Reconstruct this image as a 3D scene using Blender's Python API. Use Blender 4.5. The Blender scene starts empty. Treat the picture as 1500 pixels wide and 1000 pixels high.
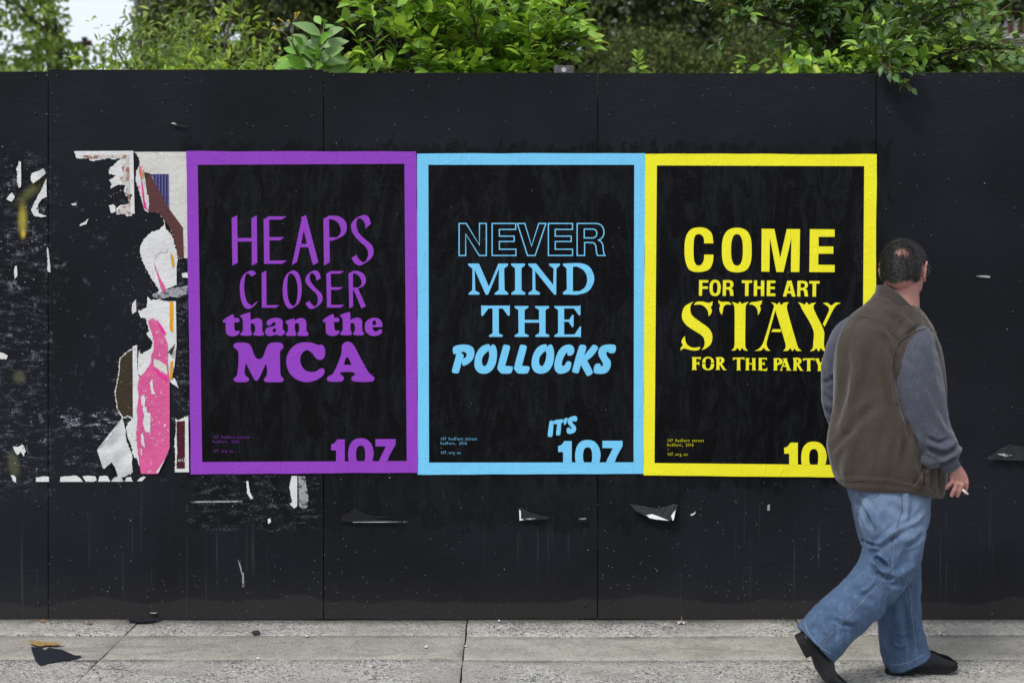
import bpy, math, random
import numpy as np
from mathutils import Vector, Matrix, Quaternion, noise as mnoise, geometry as mgeo
from mathutils.bvhtree import BVHTree
R = math.radians
random.seed(11); rng = np.random.default_rng(11)
SC = bpy.context.scene
COL = SC.collection

# ------------------------------------------------------------------ camera
D = 6.218; H = 1.6; F = 2083.333; S = F / D          # S = pixels (of 1500) per metre on the hoarding
cam = bpy.data.cameras.new('camera'); co = bpy.data.objects.new('camera', cam); COL.objects.link(co)
co.location = (0, -D, H); co.rotation_euler = (R(90), 0, 0)
cam.sensor_width = 36; cam.lens = 50; cam.shift_y = -128 / 1500.0
cam.clip_start = 0.1; cam.clip_end = 3000
cam.dof.use_dof = True; cam.dof.focus_distance = 5.95; cam.dof.aperture_fstop = 2.0
SC.camera = co
# ------------------------------------------------------------------ overcast daylight
SUN_EL, SUN_AZ = R(58), R(205)
w = bpy.data.worlds.new('World'); SC.world = w; w.use_nodes = True
nt = w.node_tree; nt.nodes.clear()
sky = nt.nodes.new('ShaderNodeTexSky'); sky.sky_type = 'NISHITA'; sky.sun_disc = False
sky.sun_elevation = SUN_EL; sky.sun_rotation = SUN_AZ; sky.air_density = 1.0; sky.dust_density = 3.0
mx = nt.nodes.new('ShaderNodeMix'); mx.data_type = 'RGBA'; mx.inputs[0].default_value = 0.86
mx.inputs[7].default_value = (8.6, 9.2, 10.2, 1)      # the even cloud layer in the sky's own units
bg = nt.nodes.new('ShaderNodeBackground'); bg.inputs[1].default_value = 0.1
wo = nt.nodes.new('ShaderNodeOutputWorld')
nt.links.new(sky.outputs[0], mx.inputs[6]); nt.links.new(mx.outputs[2], bg.inputs[0]); nt.links.new(bg.outputs[0], wo.inputs[0])
sl = bpy.data.lights.new('sun', 'SUN'); sl.energy = 2.2; sl.angle = R(15); sl.color = (1, .965, .91)
so = bpy.data.objects.new('sun', sl); COL.objects.link(so)
# high soft sun behind the camera's left shoulder
so.rotation_euler = Vector((-0.42 * math.cos(SUN_EL) / .55, -0.9 * math.cos(SUN_EL), math.sin(SUN_EL))).to_track_quat('Z', 'Y').to_euler()
vs = SC.view_settings
vs.view_transform = 'Standard'; vs.look = 'None'; vs.exposure = 0.2; vs.gamma = 1.0; vs.use_curve_mapping = False
SC.render.engine = 'CYCLES'
SC.cycles.max_bounces = 6; SC.cycles.transparent_max_bounces = 6

# ------------------------------------------------------------------ helpers
def P(px, py, y=0.0):
    """photo measure -> world point at depth y (metres behind the hoarding's face)"""
    s = F / (D + y)
    return Vector(((px - 750) / s, y, H - (py - 372) / s))
def srgb(r, g, b):
    f = lambda c: (c / 255 / 12.92) if c / 255 <= .04045 else ((c / 255 + .055) / 1.055) ** 2.4
    return (f(r), f(g), f(b), 1)
def tag(o, label=None, cat=None, group=None, kind=None):
    if label: o['label'] = label
    if cat: o['category'] = cat
    if group: o['group'] = group
    if kind: o['kind'] = kind
    return o
def empty(name, loc=(0, 0, 0)):
    o = bpy.data.objects.new(name, None); COL.objects.link(o); o.location = loc; o.empty_display_size = .1
    return o
def link(name, me, parent=None, mats=None, smooth=False):
    o = bpy.data.objects.new(name, me); COL.objects.link(o)
    if mats:
        for m in (mats if isinstance(mats, (list, tuple)) else [mats]): me.materials.append(m)
    if parent:
        o.parent = parent
        pm = Matrix.Translation(parent.location)
        if parent.parent: pm = Matrix.Translation(parent.parent.location) @ pm
        o.matrix_parent_inverse = pm.inverted()
    if smooth: me.polygons.foreach_set('use_smooth', [True] * len(me.polygons))
    return o
def mesh(verts, faces, name='mesh', midx=None):
    me = bpy.data.meshes.new(name); me.from_pydata([tuple(v) for v in verts], [], faces)
    if midx is not None: me.polygons.foreach_set('material_index', midx)
    me.update(); return me
def npmesh(V, Fq, name='mesh', midx=None):
    """V (n,3), Fq (m,k) fast build"""
    me = bpy.data.meshes.new(name); n, k = Fq.shape
    me.vertices.add(len(V)); me.vertices.foreach_set('co', V.astype(np.float32).ravel())
    me.loops.add(n * k); me.loops.foreach_set('vertex_index', Fq.astype(np.int32).ravel())
    me.polygons.add(n); me.polygons.foreach_set('loop_start', np.arange(0, n * k, k, dtype=np.int32))
    me.polygons.foreach_set('loop_total', np.full(n, k, dtype=np.int32))
    if midx is not None: me.polygons.foreach_set('material_index', midx.astype(np.int32))
    me.update(calc_edges=True); me.validate(); return me
def box(x0, x1, y0, y1, z0, z1):
    v = [(x0,y0,z0),(x1,y0,z0),(x1,y1,z0),(x0,y1,z0),(x0,y0,z1),(x1,y0,z1),(x1,y1,z1),(x0,y1,z1)]
    f = [(0,3,2,1),(4,5,6,7),(0,1,5,4),(1,2,6,5),(2,3,7,6),(3,0,4,7)]
    return v, f
class MB:
    def __init__(s): s.v = []; s.f = []; s.m = []
    def add(s, v, f, m=0):
        o = len(s.v); s.v += [tuple(a) for a in v]; s.f += [tuple(i + o for i in q) for q in f]; s.m += [m] * len(f); return s
    def box(s, *a, m=0): return s.add(*box(*a), m)
    def tube(s, pts, rad, n=6, m=0, caps=True):
        v, f = tube(pts, rad, n, caps); return s.add(v, f, m)
    def build(s, name, mats, parent=None, smooth=False):
        return link(name, mesh(s.v, s.f, name, s.m), parent, mats, smooth)
def tube(pts, rad, n=6, caps=True):
    pts = [Vector(p) for p in pts]; v = []; f = []
    up = Vector((0.13, 0.21, .97))
    for i, p in enumerate(pts):
        t = (pts[min(i + 1, len(pts) - 1)] - pts[max(i - 1, 0)])
        t = t.normalized() if t.length > 1e-9 else Vector((0, 0, 1))
        a = t.cross(up)
        if a.length < .05: a = t.cross(Vector((1, 0, 0)))
        a.normalize(); b = t.cross(a)
        r = rad[i] if isinstance(rad, (list, tuple)) else rad
        for k in range(n):
            q = 2 * math.pi * k / n; v.append(p + a * (r * math.cos(q)) + b * (r * math.sin(q)))
    for i in range(len(pts) - 1):
        for k in range(n):
            f.append((i*n+k, i*n+(k+1) % n, (i+1)*n+(k+1) % n, (i+1)*n+k))
    if caps: f += [tuple(range(n))[::-1], tuple((len(pts)-1)*n + k for k in range(n))]
    return v, f
# ------------------------------------------------------------------ node helper
class G:
    def __init__(s, name, nt=None):
        if nt is None:
            s.mat = bpy.data.materials.new(name); s.mat.use_nodes = True; s.nt = s.mat.node_tree; s.nt.nodes.clear()
        else: s.nt = nt
    def n(s, t, ins=None, **props):
        nd = s.nt.nodes.new('ShaderNode' + t)
        for k, v in props.items(): setattr(nd, k, v)
        for k, v in (ins or {}).items():
            i = nd.inputs[k]
            if isinstance(v, bpy.types.NodeSocket): s.nt.links.new(v, i)
            elif v is not None:
                if getattr(i, 'type', '') == 'RGBA' and len(v) == 3: v = (*v, 1)
                i.default_value = v
        return nd
    def m(s, op, a, b=None, c=None, clamp=False):
        d = {0: a}
        if b is not None: d[1] = b
        if c is not None: d[2] = c
        return s.n('Math', d, operation=op, use_clamp=clamp).outputs[0]
    def mix(s, f, a, b, blend='MIX'):
        return s.n('Mix', {0: f, 6: a, 7: b}, data_type='RGBA', blend_type=blend).outputs[2]
    def pos(s): return s.n('NewGeometry').outputs['Position']
    def obj(s): return s.n('TexCoord').outputs['Object']
    def sep(s, v): return s.n('SeparateXYZ', {0: v}).outputs
    def scale(s, v, sc): return s.n('VectorMath', {0: v, 1: sc}, operation='MULTIPLY').outputs[0]
    def noise(s, v, scale, detail=3, rough=.55, dist=0, out=0):
        return s.n('TexNoise', {'Vector': v, 'Scale': scale, 'Detail': detail, 'Roughness': rough, 'Distortion': dist}).outputs[out]
    def vor(s, v, scale, feature='F1', out='Distance', rnd=1):
        return s.n('TexVoronoi', {'Vector': v, 'Scale': scale, 'Randomness': rnd}, feature=feature).outputs[out]
    def mr(s, v, a, b, c=0, d=1, smooth=True):
        return s.n('MapRange', {'Value': v, 'From Min': a, 'From Max': b, 'To Min': c, 'To Max': d}, interpolation_type='SMOOTHSTEP' if smooth else 'LINEAR', clamp=True).outputs[0]
    def ramp(s, f, stops, interp='LINEAR'):
        r = s.n('ValToRGB', {0: f}); cr = r.color_ramp; cr.interpolation = interp
        while len(cr.elements) < len(stops): cr.elements.new(.5)
        for e, (p, c) in zip(cr.elements, stops): e.position = p; e.color = c if len(c) == 4 else (*c, 1)
        return r.outputs[0]
    def bump(s, h, strength=.3, dist=.01, normal=None):
        return s.n('Bump', {'Height': h, 'Strength': strength, 'Distance': dist, 'Normal': normal}).outputs[0]
    def out(s, color, rough=.6, spec=.3, normal=None, transl=None, sheen=None, coat=None):
        b = s.n('BsdfPrincipled', {'Base Color': color, 'Roughness': rough, 'Specular IOR Level': spec, 'Normal': normal})
        if sheen: b.inputs['Sheen Weight'].default_value = sheen
        if coat: b.inputs['Coat Weight'].default_value = coat
        sh = b.outputs[0]
        if transl:
            t = s.n('BsdfTranslucent', {'Color': transl[1]}); sh = s.n('MixShader', {0: transl[0], 1: sh, 2: t.outputs[0]}).outputs[0]
        o = s.n('OutputMaterial'); s.nt.links.new(sh, o.inputs[0]); return s.mat
    # soft-edged box mask on the wall plane given in photo measures, edge broken by a displacement value
    def wallbox(s, xz, x0, y0, x1, y1, soft=.02, dsp=None):
        X0, X1 = (x0 - 750) / S, (x1 - 750) / S; Z1, Z0 = (908 - y0) / S, (908 - y1) / S
        dx = s.m('SUBTRACT', s.m('ABSOLUTE', s.m('SUBTRACT', xz[0], (X0 + X1) / 2)), (X1 - X0) / 2)
        dz = s.m('SUBTRACT', s.m('ABSOLUTE', s.m('SUBTRACT', xz[2], (Z0 + Z1) / 2)), (Z1 - Z0) / 2)
        d = s.m('MAXIMUM', dx, dz)
        if dsp is not None: d = s.m('ADD', d, dsp)
        return s.mr(d, soft, -soft)
    def ell(s, xz, cx, cy, rx, ry, ang=0, soft=1.0):
        """soft ellipse on the wall plane in photo measures"""
        X, Z = (cx - 750) / S, (908 - cy) / S; c, n = math.cos(R(ang)), math.sin(R(ang))
        dx = s.m('SUBTRACT', xz[0], X); dz = s.m('SUBTRACT', xz[2], Z)
        u = s.m('DIVIDE', s.m('ADD', s.m('MULTIPLY', dx, c), s.m('MULTIPLY', dz, n)), rx / S)
        v = s.m('DIVIDE', s.m('SUBTRACT', s.m('MULTIPLY', dz, c), s.m('MULTIPLY', dx, n)), ry / S)
        r = s.m('SQRT', s.m('ADD', s.m('MULTIPLY', u, u), s.m('MULTIPLY', v, v)))
        return s.mr(r, 1.0, 1.0 - soft)
def simple(name, c, rough=.6, spec=.3, var=.15, scale=30, bump=.0, **k):
    g = G(name); o = g.obj(); nz = g.noise(o, scale, 4)
    col = g.mix(nz, tuple(x * (1 - var) for x in c[:3]), tuple(min(1, x * (1 + var)) for x in c[:3]))
    return g.out(col, rough, spec, g.bump(nz, bump, .005) if bump else None, **k)

# ------------------------------------------------------------------ materials of the setting
def paint_material():
    g = G('black_hoarding_paint'); p = g.pos(); xz = g.sep(p)
    big = g.noise(p, 1.1, 3); fine = g.noise(p, 55, 5, .65)
    roller = g.noise(g.scale(p, (3, 3, 30)), 3, 4, .6)
    brush = g.noise(g.scale(p, (11, 11, 4)), 1.2, 8, .72, 1.0)
    col = g.mix(g.mr(big, .35, .65), (.0080, .0087, .0115), (.0130, .0145, .0190))
    col = g.mix(g.m('MULTIPLY', g.mr(roller, .45, .75), .35), col, (.016, .017, .021))
    # thin pale run marks on the lower half
    run = g.noise(g.scale(p, (75, 75, 1.3)), 1, 3, .6, .4)
    low = g.m('MULTIPLY', g.mr(xz[2], .75, .3), g.mr(g.noise(p, 1.7, 2), .42, .62))
    col = g.mix(g.m('MULTIPLY', g.m('MULTIPLY', g.mr(run, .60, .70), low), .45), col, (.055, .057, .062))
    # paste the bill posters left round the sheets: blacker and glossier
    e = g.m('MULTIPLY', g.m('SUBTRACT', g.noise(g.scale(p, (9, 9, 4)), 1.4, 5, .72), .5), .34)
    paste = g.wallbox(xz, 268, 214, 1298, 712, .012, e)
    paste2 = g.wallbox(xz, 280, 690, 1000, 772, .012, e)
    pm = g.m('MAXIMUM', paste, g.m('MULTIPLY', paste2, .75))
    col = g.mix(g.m('MULTIPLY', pm, .8), col, g.mix(g.mr(brush, .4, .7), (.0035, .0038, .005), (.012, .013, .016)))
    # scuffs of torn off paper: only over the old bill patch on the left and in small spots
    s1 = g.noise(g.scale(p, (9, 9, 30)), 1.3, 6, .75); s2 = g.noise(g.scale(p, (14, 14, 14)), 1, 7, .8)
    gr = g.noise(p, 130, 3, .7)
    old = g.wallbox(xz, -40, 232, 76, 720, .05, e)
    mid = g.wallbox(xz, 84, 232, 282, 700, .05, e)
    smear = g.wallbox(xz, 88, 606, 186, 634, .03, g.m('MULTIPLY', e, .7))
    smear2 = g.wallbox(xz, 95, 655, 175, 692, .02, e)
    colmn = g.wallbox(xz, 252, 378, 276, 610, .01, e)
    rs = g.wallbox(xz, 278, 700, 470, 775, .02, e)
    a = g.m('MULTIPLY', g.mr(s2, .575, .62), g.m('ADD', g.m('MULTIPLY', old, .38), g.m('MULTIPLY', mid, .12)))
    b = g.m('MULTIPLY', g.mr(s1, .50, .62), g.m('ADD', g.m('MULTIPLY', old, .4), g.m('ADD', g.m('MULTIPLY', g.mr(s1, .3, .45), g.m('MULTIPLY', smear, 2.6)), g.m('ADD', g.m('MULTIPLY', smear2, .5), g.m('ADD', g.m('MULTIPLY', colmn, .5), g.m('MULTIPLY', rs, .3))))))
    b = g.m('MULTIPLY', b, g.mr(gr, .42, .6))
    scuff = g.m('MINIMUM', g.m('ADD', a, g.m('MULTIPLY', b, .75)), 1)
    col = g.mix(scuff, col, (.30, .32, .38))
    # white paper crumbs and paint flecks all over
    sp = g.vor(p, 30, out='Distance'); sr = g.sep(g.vor(p, 30, out='Color'))[0]
    fleck = g.m('MULTIPLY', g.mr(sp, .085, .04), g.m('GREATER_THAN', g.m('ADD', sr, g.m('MULTIPLY', g.mr(g.noise(p, 2.0, 2), .45, .65), .05)), .985))
    sp2 = g.vor(p, 75); sr2 = g.sep(g.vor(p, 75, out='Color'))[1]
    dens = g.m('SUBTRACT', g.mr(xz[2], .6, .0, .996, .970), g.m('MULTIPLY', g.mr(g.noise(p, 3.1, 2), .5, .62), .012))
    fleck2 = g.m('MULTIPLY', g.mr(sp2, .16, .1), g.m('GREATER_THAN', sr2, dens))
    col = g.mix(g.m('MULTIPLY', g.m('MAXIMUM', fleck, g.m('MULTIPLY', fleck2, .5)), .85), col, (.45, .45, .46))
    # spray paint, olive and yellow
    sp_n = g.m('ADD', .55, g.m('MULTIPLY', g.noise(p, 60, 4, .7), .8))
    y1 = g.m('MULTIPLY', g.ell(xz, 33, 322, 10, 36, 0), sp_n)
    y2 = g.m('MULTIPLY', g.m('MULTIPLY', g.ell(xz, 45, 280, 42, 12, 42), sp_n), .5)
    y3 = g.m('MULTIPLY', g.ell(xz, 28, 552, 13, 13, 0, .7), .6)
    y4 = g.m('MULTIPLY', g.ell(xz, 20, 680, 12, 28, 8, .7), .6)
    col = g.mix(g.m('MINIMUM', y1, 1), col, (.40, .34, .05))
    col = g.mix(g.ell(xz, 34, 342, 5, 10, 0), col, (.62, .42, .07))
    col = g.mix(g.m('MINIMUM', y2, .6), col, (.17, .17, .045))
    col = g.mix(g.m('MINIMUM', g.m('MAXIMUM', y3, y4), .7), col, (.10, .105, .055))
    # splashed dirt along the foot of the boards
    dn = g.m('MULTIPLY', g.m('SUBTRACT', g.noise(g.scale(p, (1, 1, .4)), 2.6, 3, .5), .5), .16)
    dirt = g.m('ADD', g.m('MULTIPLY', g.mr(g.m('SUBTRACT', xz[2], dn), .092, .078), .45), g.m('MULTIPLY', g.mr(xz[2], .25, .0), .35))
    col = g.mix(g.m('MULTIPLY', dirt, g.m('ADD', .35, g.m('MULTIPLY', gr, .5))), col, (.046, .041, .038))
    rough = g.m('SUBTRACT', g.mr(fine, .3, .7, .5, .66), g.m('MULTIPLY', pm, .18))
    # relief: sheets of old paper painted over, roller texture, small tears
    crk = g.mr(g.vor(g.scale(p, (1.2, 1.2, 3.4)), 2.6, 'DISTANCE_TO_EDGE'), .0, .012)
    crm = g.mr(g.noise(p, 2.3, 2), .50, .62)
    h = g.m('ADD', g.m('MULTIPLY', fine, .22), g.m('ADD', g.m('MULTIPLY', roller, .35), g.m('MULTIPLY', g.m('MULTIPLY', crk, crm), .15)))
    h = g.m('ADD', h, g.m('MULTIPLY', scuff, .6))
    wr = g.noise(g.scale(p, (5, 5, 11)), 1.5, 4, .6, 1.2)
    h = g.m('ADD', h, g.m('MULTIPLY', g.m('MULTIPLY', g.mr(wr, .50, .56), g.mr(big, .5, .6)), .28))
    return g.out(col, rough, .085, g.bump(h, .6, .004))
M_PAINT = paint_material()
def poster_material(name, c, black=False):
    g = G(name); p = g.pos()
    st = g.noise(g.scale(p, (7, 7, 2.2)), 1.3, 9, .74, 1.3)      # dried paste strokes
    st2 = g.noise(g.scale(p, (34, 34, 8)), 1, 6, .75, .6)
    blot = g.noise(p, 6, 4, .6)
    if black:
        f = g.m('MULTIPLY', g.mr(st, .44, .56), g.m('ADD', .35, g.m('MULTIPLY', g.mr(st2, .4, .6), .65)))
        col = g.mix(f, (.0016, .0016, .0020), (.0090, .0098, .0125))
        sp = g.vor(g.scale(p, (1, 1, .55)), 34); sr = g.sep(g.vor(g.scale(p, (1, 1, .55)), 34, out='Color'))[0]
        fl = g.m('MULTIPLY', g.mr(sp, .07, .035), g.m('GREATER_THAN', sr, .93))
        col = g.mix(g.m('MULTIPLY', fl, .6), col, (.22, .22, .25))
        rough = g.mr(st, .44, .58, .52, .34)
    else:
        col = g.mix(g.m('MULTIPLY', g.mr(blot, .35, .7), .22), c[:3], tuple(x * .80 for x in c[:3]))
        col = g.mix(g.m('MULTIPLY', g.mr(st, .55, .75), .18), col, tuple(x * .7 for x in c[:3]))
        rough = .5
    wr = g.noise(g.scale(p, (7, 7, 1.1)), 1.3, 3, .5, .5)
    ridge = g.m('SUBTRACT', 1, g.mr(g.m('ABSOLUTE', g.m('SUBTRACT', wr, .5)), 0, .03))
    wr2 = g.noise(g.scale(p, (3, 3, 5)), 2.2, 3, .5, .6)
    ridge2 = g.m('SUBTRACT', 1, g.mr(g.m('ABSOLUTE', g.m('SUBTRACT', wr2, .47)), 0, .02))
    bub = g.m('MULTIPLY', g.mr(g.noise(p, 13, 2, .5), .60, .68), 1 if black else .3); st2 = g.m('MULTIPLY', st2, 1 if black else .25); h = g.m('ADD', g.m('MULTIPLY', ridge, .55), g.m('ADD', g.m('ADD', g.m('MULTIPLY', bub, .25), g.m('MULTIPLY', ridge2, .4)), g.m('ADD', g.m('MULTIPLY', st2, .18), g.m('MULTIPLY', wr, .9))))
    return g.out(col, rough, .11 if black else .22, g.bump(h, .32 if black else .26, .006))
PUR, BLU, YEL = srgb(143, 62, 186), srgb(116, 200, 240), srgb(241, 233, 40)
M_PUR = poster_material('purple_print', PUR); M_BLU = poster_material('sky_blue_print', BLU); M_YEL = poster_material('yellow_print', YEL)
M_BLK = poster_material('black_print', None, True)
def paper(name, c, stain=None, amt=.5, sc=40, thr=.5, wrinkle=.28):
    g = G(name); p = g.pos(); a = g.noise(p, 9, 5, .6); b = g.noise(p, sc, 6, .7)
    col = g.mix(g.mr(a, .3, .7), tuple(x * .86 for x in c[:3]), c[:3])
    if stain: col = g.mix(g.m('MULTIPLY', g.mr(b, thr, thr + .06), amt), col, stain[:3])
    wr = g.noise(g.scale(p, (6, 6, 14)), 2, 4, .55, 1)
    rid = g.m('SUBTRACT', 1, g.mr(g.m('ABSOLUTE', g.m('SUBTRACT', wr, .5)), 0, .06))
    return g.out(col, .7, .2, g.bump(g.m('ADD', rid, g.m('MULTIPLY', b, .3)), wrinkle, .004))
M_WHITE = paper('white_bill_paper', (.72, .72, .71), (.16, .16, .18), .75, 34, .66); M_CREAM = paper('aged_paper', (.66, .65, .60), (.5, .42, .36), .3, 20, .55)
M_RUST = paper('rust_print', (.62, .58, .55), (.26, .10, .055), .9, 26, .47); M_PINK = paper('pink_print', srgb(214, 92, 148), (.72, .66, .70), .85, 70, .60)
M_HOT = paper('hot_pink_print', srgb(228, 50, 150)); M_ORANGE = paper('orange_print', srgb(222, 160, 28)); M_BROWN = paper('brown_print', srgb(92, 56, 56), (.25, .2, .2), .3, 60, .62)
M_OLIVE = paper('dark_brown_print', srgb(58, 48, 34), (.2, .18, .14), .4, 60, .6); M_MAROON = paper('maroon_print', srgb(72, 22, 34), (.3, .2, .22), .3, 50, .62)
M_PINKDOT = paper('pink_torn_print', (.70, .69, .68), srgb(225, 90, 150), .8, 24, .56)
def stripes():
    g = G('blue_striped_print'); p = g.pos(); x = g.sep(p)[0]
    f = g.m('SINE', g.m('MULTIPLY', x, 480)); n = g.noise(g.scale(p, (10, 10, 60)), 1, 3)
    col = g.mix(g.mr(f, -.5, .7), srgb(38, 36, 72)[:3], srgb(92, 92, 150)[:3]); col = g.mix(g.mr(n, .55, .7, 0, .4), col, (.02, .02, .04))
    return g.out(col, .6, .2)
M_STRIPE = stripes()
M_TAPE = simple('glossy_black_film', (.007, .0075, .010), .34, .3, .4, 60, .6)
M_DULL = paper('dulled_paper', (.34, .34, .36), (.05, .05, .06), .9, 40, .52)

def concrete(name, agg, tone):
    g = G(name); p = g.pos(); big = g.noise(p, 1.3, 4, .6); md = g.noise(p, 7, 5, .65); fi = g.noise(p, 160, 4, .7)
    v = g.vor(p, 104 if agg else 125); vc = g.sep(g.vor(p, 104 if agg else 125, out='Color'))[0]
    v2 = g.sep(g.vor(p, 62, out='Color'))[1]
    base = g.mix(g.mr(big, .3, .7), tuple(t * .80 for t in tone), tuple(t * 1.12 for t in tone))
    base = g.mix(g.m('MULTIPLY', g.mr(md, .42, .68), .6), base, tuple(t * .62 for t in tone)); base = g.mix(g.m('MULTIPLY', g.mr(g.noise(p, 26, 4, .7), .5, .68), .5), base, (tone[0] * .62, tone[1] * .57, tone[2] * .48))
    if agg:
        st = g.ramp(vc, [(0, (.03, .03, .034)), (.16, (.075, .075, .08)), (.30, (.36, .345, .32)), (.5, (.44, .43, .41)), (.72, (.26, .215, .18)), (.78, (.52, .51, .49)), (.93, (.72, .71, .69))], 'CONSTANT')
        wear = g.mr(g.noise(p, 2.4, 5, .7), .36, .62, .15, 1.0)
        base = g.mix(g.m('MULTIPLY', g.mr(v, .60, .50), wear), base, st)
        h = g.m('ADD', g.m('MULTIPLY', g.mr(v, .55, .1), .8), g.m('MULTIPLY', fi, .5)); bs = .85
    else:
        st = g.ramp(vc, [(0, (.05, .05, .05)), (.12, (.14, .135, .125)), (.26, tone), (.8, tuple(t * 1.2 for t in tone)), (.93, (.60, .58, .54))], 'CONSTANT')
        base = g.mix(g.mr(v, .5, .2, 0, .85), base, st)
        h = g.m('ADD', g.m('MULTIPLY', v, -.4), g.m('MULTIPLY', fi, .6)); bs = .55
    dk = g.mr(g.noise(p, 2.1, 6, .72), .58, .72); base = g.mix(g.m('MULTIPLY', dk, .38), base, (.10, .095, .085))
    gum = g.vor(p, 3.3); gc = g.sep(g.vor(p, 3.3, out='Color'))[0]
    base = g.mix(g.m('MULTIPLY', g.m('MULTIPLY', g.mr(gum, .062, .045), g.m('GREATER_THAN', gc, .55)), .55), base, (.07, .065, .06))
    wet = g.mr(g.noise(g.scale(p, (.8, 2.2, 1)), 2.4, 6, .7, .8), .53, .66); base = g.mix(g.m('MULTIPLY', wet, .42), base, tuple(t * .42 for t in tone))
    # darker band beside the foot of the boards, its edge varied by noise
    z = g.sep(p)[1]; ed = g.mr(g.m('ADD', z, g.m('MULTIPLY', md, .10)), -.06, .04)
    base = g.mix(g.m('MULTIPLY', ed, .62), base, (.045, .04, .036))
    return g.out(base, .88, .2, g.bump(h, bs, .004))
M_AGG = concrete('exposed_aggregate_concrete', True, (.385, .368, .335)); M_SMOOTH = concrete('trowelled_concrete', False, (.35, .330, .292))
M_SOIL = simple('soil', (.06, .05, .038), .95, .1, .5, 8, .5); M_MORTAR = simple('dark_joint_dirt', (.035, .03, .026), .95, .1, .4, 90, .5)
M_ASPH = simple('asphalt', (.05, .05, .052), .9, .2, .3, 120, .5); M_TIMBER = simple('weathered_timber', (.13, .10, .075), .85, .2, .4, 20, .4)

# ------------------------------------------------------------------ ground
def grid_slab(x0, x1, y0, y1, top, gap=.005, seed=0):
    """a cast slab with eased, slightly chipped arrises; edges wander by a few millimetres"""
    rr = random.Random(seed); nx = max(2, int((x1 - x0) / .06)); ny = max(2, int((y1 - y0) / .06))
    w = lambda t, k: (mnoise.noise(Vector((t * 5.1, k * 7.7, seed))) + mnoise.noise(Vector((t * 17, k * 3, seed + 9))) * .4) * .0055
    V = []; Fc = []
    xs = [x0 + gap] + [x0 + gap + .003] + [x0 + (x1 - x0) * i / nx for i in range(1, nx)] + [x1 - gap - .003, x1 - gap]
    ys = [y0 + gap, y0 + gap + .003] + [y0 + (y1 - y0) * i / ny for i in range(1, ny)] + [y1 - gap - .003, y1 - gap]
    for j, y in enumerate(ys):
        for i, x in enumerate(xs):
            e = i in (0, len(xs) - 1) or j in (0, len(ys) - 1)
            z = top + mnoise.noise(Vector((x * 1.3, y * 1.3, 4))) * .004 - (.003 if e else 0) + mnoise.noise(Vector((x * 14, y * 14, 2))) * .0007
            V.append((x + (w(y, i) if i in (0, 1, len(xs)-1, len(xs)-2) else 0), y + (w(x, j) if j in (0, 1, len(ys)-1, len(ys)-2) else 0), z))
    W = len(xs)
    for j in range(len(ys) - 1):
        for i in range(W - 1): Fc.append((j*W+i, j*W+i+1, (j+1)*W+i+1, (j+1)*W+i))
    ring = [i for i in range(W)] + [j*W+W-1 for j in range(1, len(ys))] + [(len(ys)-1)*W+i for i in range(W-2, -1, -1)] + [j*W for j in range(len(ys)-2, 0, -1)]
    o = len(V); nr = len(ring)
    for r_ in ring: V.append(V[r_])
    for r_ in ring: V.append((V[r_][0], V[r_][1], top - .07))
    for k in range(nr):
        k2 = (k + 1) % nr; Fc.append((o + k2, o + k, o + nr + k, o + nr + k2))
    return V, Fc
gv, gf = box(-900, 900, -900, 900, -1.2, -.16)
gr = link('ground', mesh(gv, gf), None, M_SOIL); tag(gr, kind='structure')
bedv = box(-9, 9, -3.42, .4, -.16, -.018); pav = link('pavement', mesh(*bedv), None, M_MORTAR); tag(pav, kind='structure')
cuts = [-9, -7.35, -5.92, -4.49, -3.06, -1.627, -.194, 1.24, 2.67, 4.1, 5.53, 6.96, 9]
k = 0
for a, b in zip(cuts[:-1], cuts[1:]):
    dj = {-3.06: .02, -1.627: .012, -.194: .035}.get(a, 0)
    for (y0, y1, m) in ((-.235 - dj, .02, M_AGG), (-.60 - dj * .4, -.235 - dj, M_SMOOTH), (-1.75, -.60 - dj * .4, M_AGG), (-3.1, -1.75, M_AGG)):
        k += 1; V_, F_ = grid_slab(a, b, y0, y1, (k % 3) * .0018 - .001, .0032, k)
        link('concrete_slab', mesh(V_, F_), pav, m, True)
# fine cracks that wander across the slabs
def crack(pts, seed, w0=.0022):
    pw = []
    for a, b in zip(pts[:-1], pts[1:]):
        n = max(2, int(math.hypot(a[0]-b[0], a[1]-b[1]) / 4))
        for i in range(n):
            t = i / n; px = a[0] + (b[0]-a[0]) * t; py = a[1] + (b[1]-a[1]) * t + mnoise.noise(Vector((px * .12, seed, 0))) * 1.6
            k_ = F * H / (py - 372); pw.append(Vector(((px - 750) / F * k_, k_ - D)))
    V = []
    for i, q_ in enumerate(pw):
        d = (pw[min(i+1, len(pw)-1)] - pw[max(i-1, 0)]).normalized(); nn = Vector((-d.y, d.x)); ww = w0 * (.35 + abs(mnoise.noise(Vector((i * .6, seed, 5)))) * 2)
        for s_ in (1, -1): V.append((q_.x + nn.x * ww * s_, q_.y + nn.y * ww * s_, .0062))
    link('crack', mesh(V, [(2*i, 2*i+1, 2*i+3, 2*i+2) for i in range(len(pw)-1)]), pav, M_MORTAR)
crack([(132, 975), (150, 981), (176, 981), (208, 990)], 1); crack([(86, 969), (118, 969.5), (138, 968)], 3); crack([(290, 952), (330, 955), (352, 952)], 5, .0012); crack([(400, 943), (438, 942)], 6, .0018)
kb = link('kerb', mesh(*box(-9, 9, -3.42, -3.105, -.159, .004)), None, M_AGG); tag(kb, kind='structure')
rd = link('road', mesh(*box(-60, 60, -14, -3.425, -.159, -.13)), None, M_ASPH); tag(rd, kind='structure')

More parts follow.
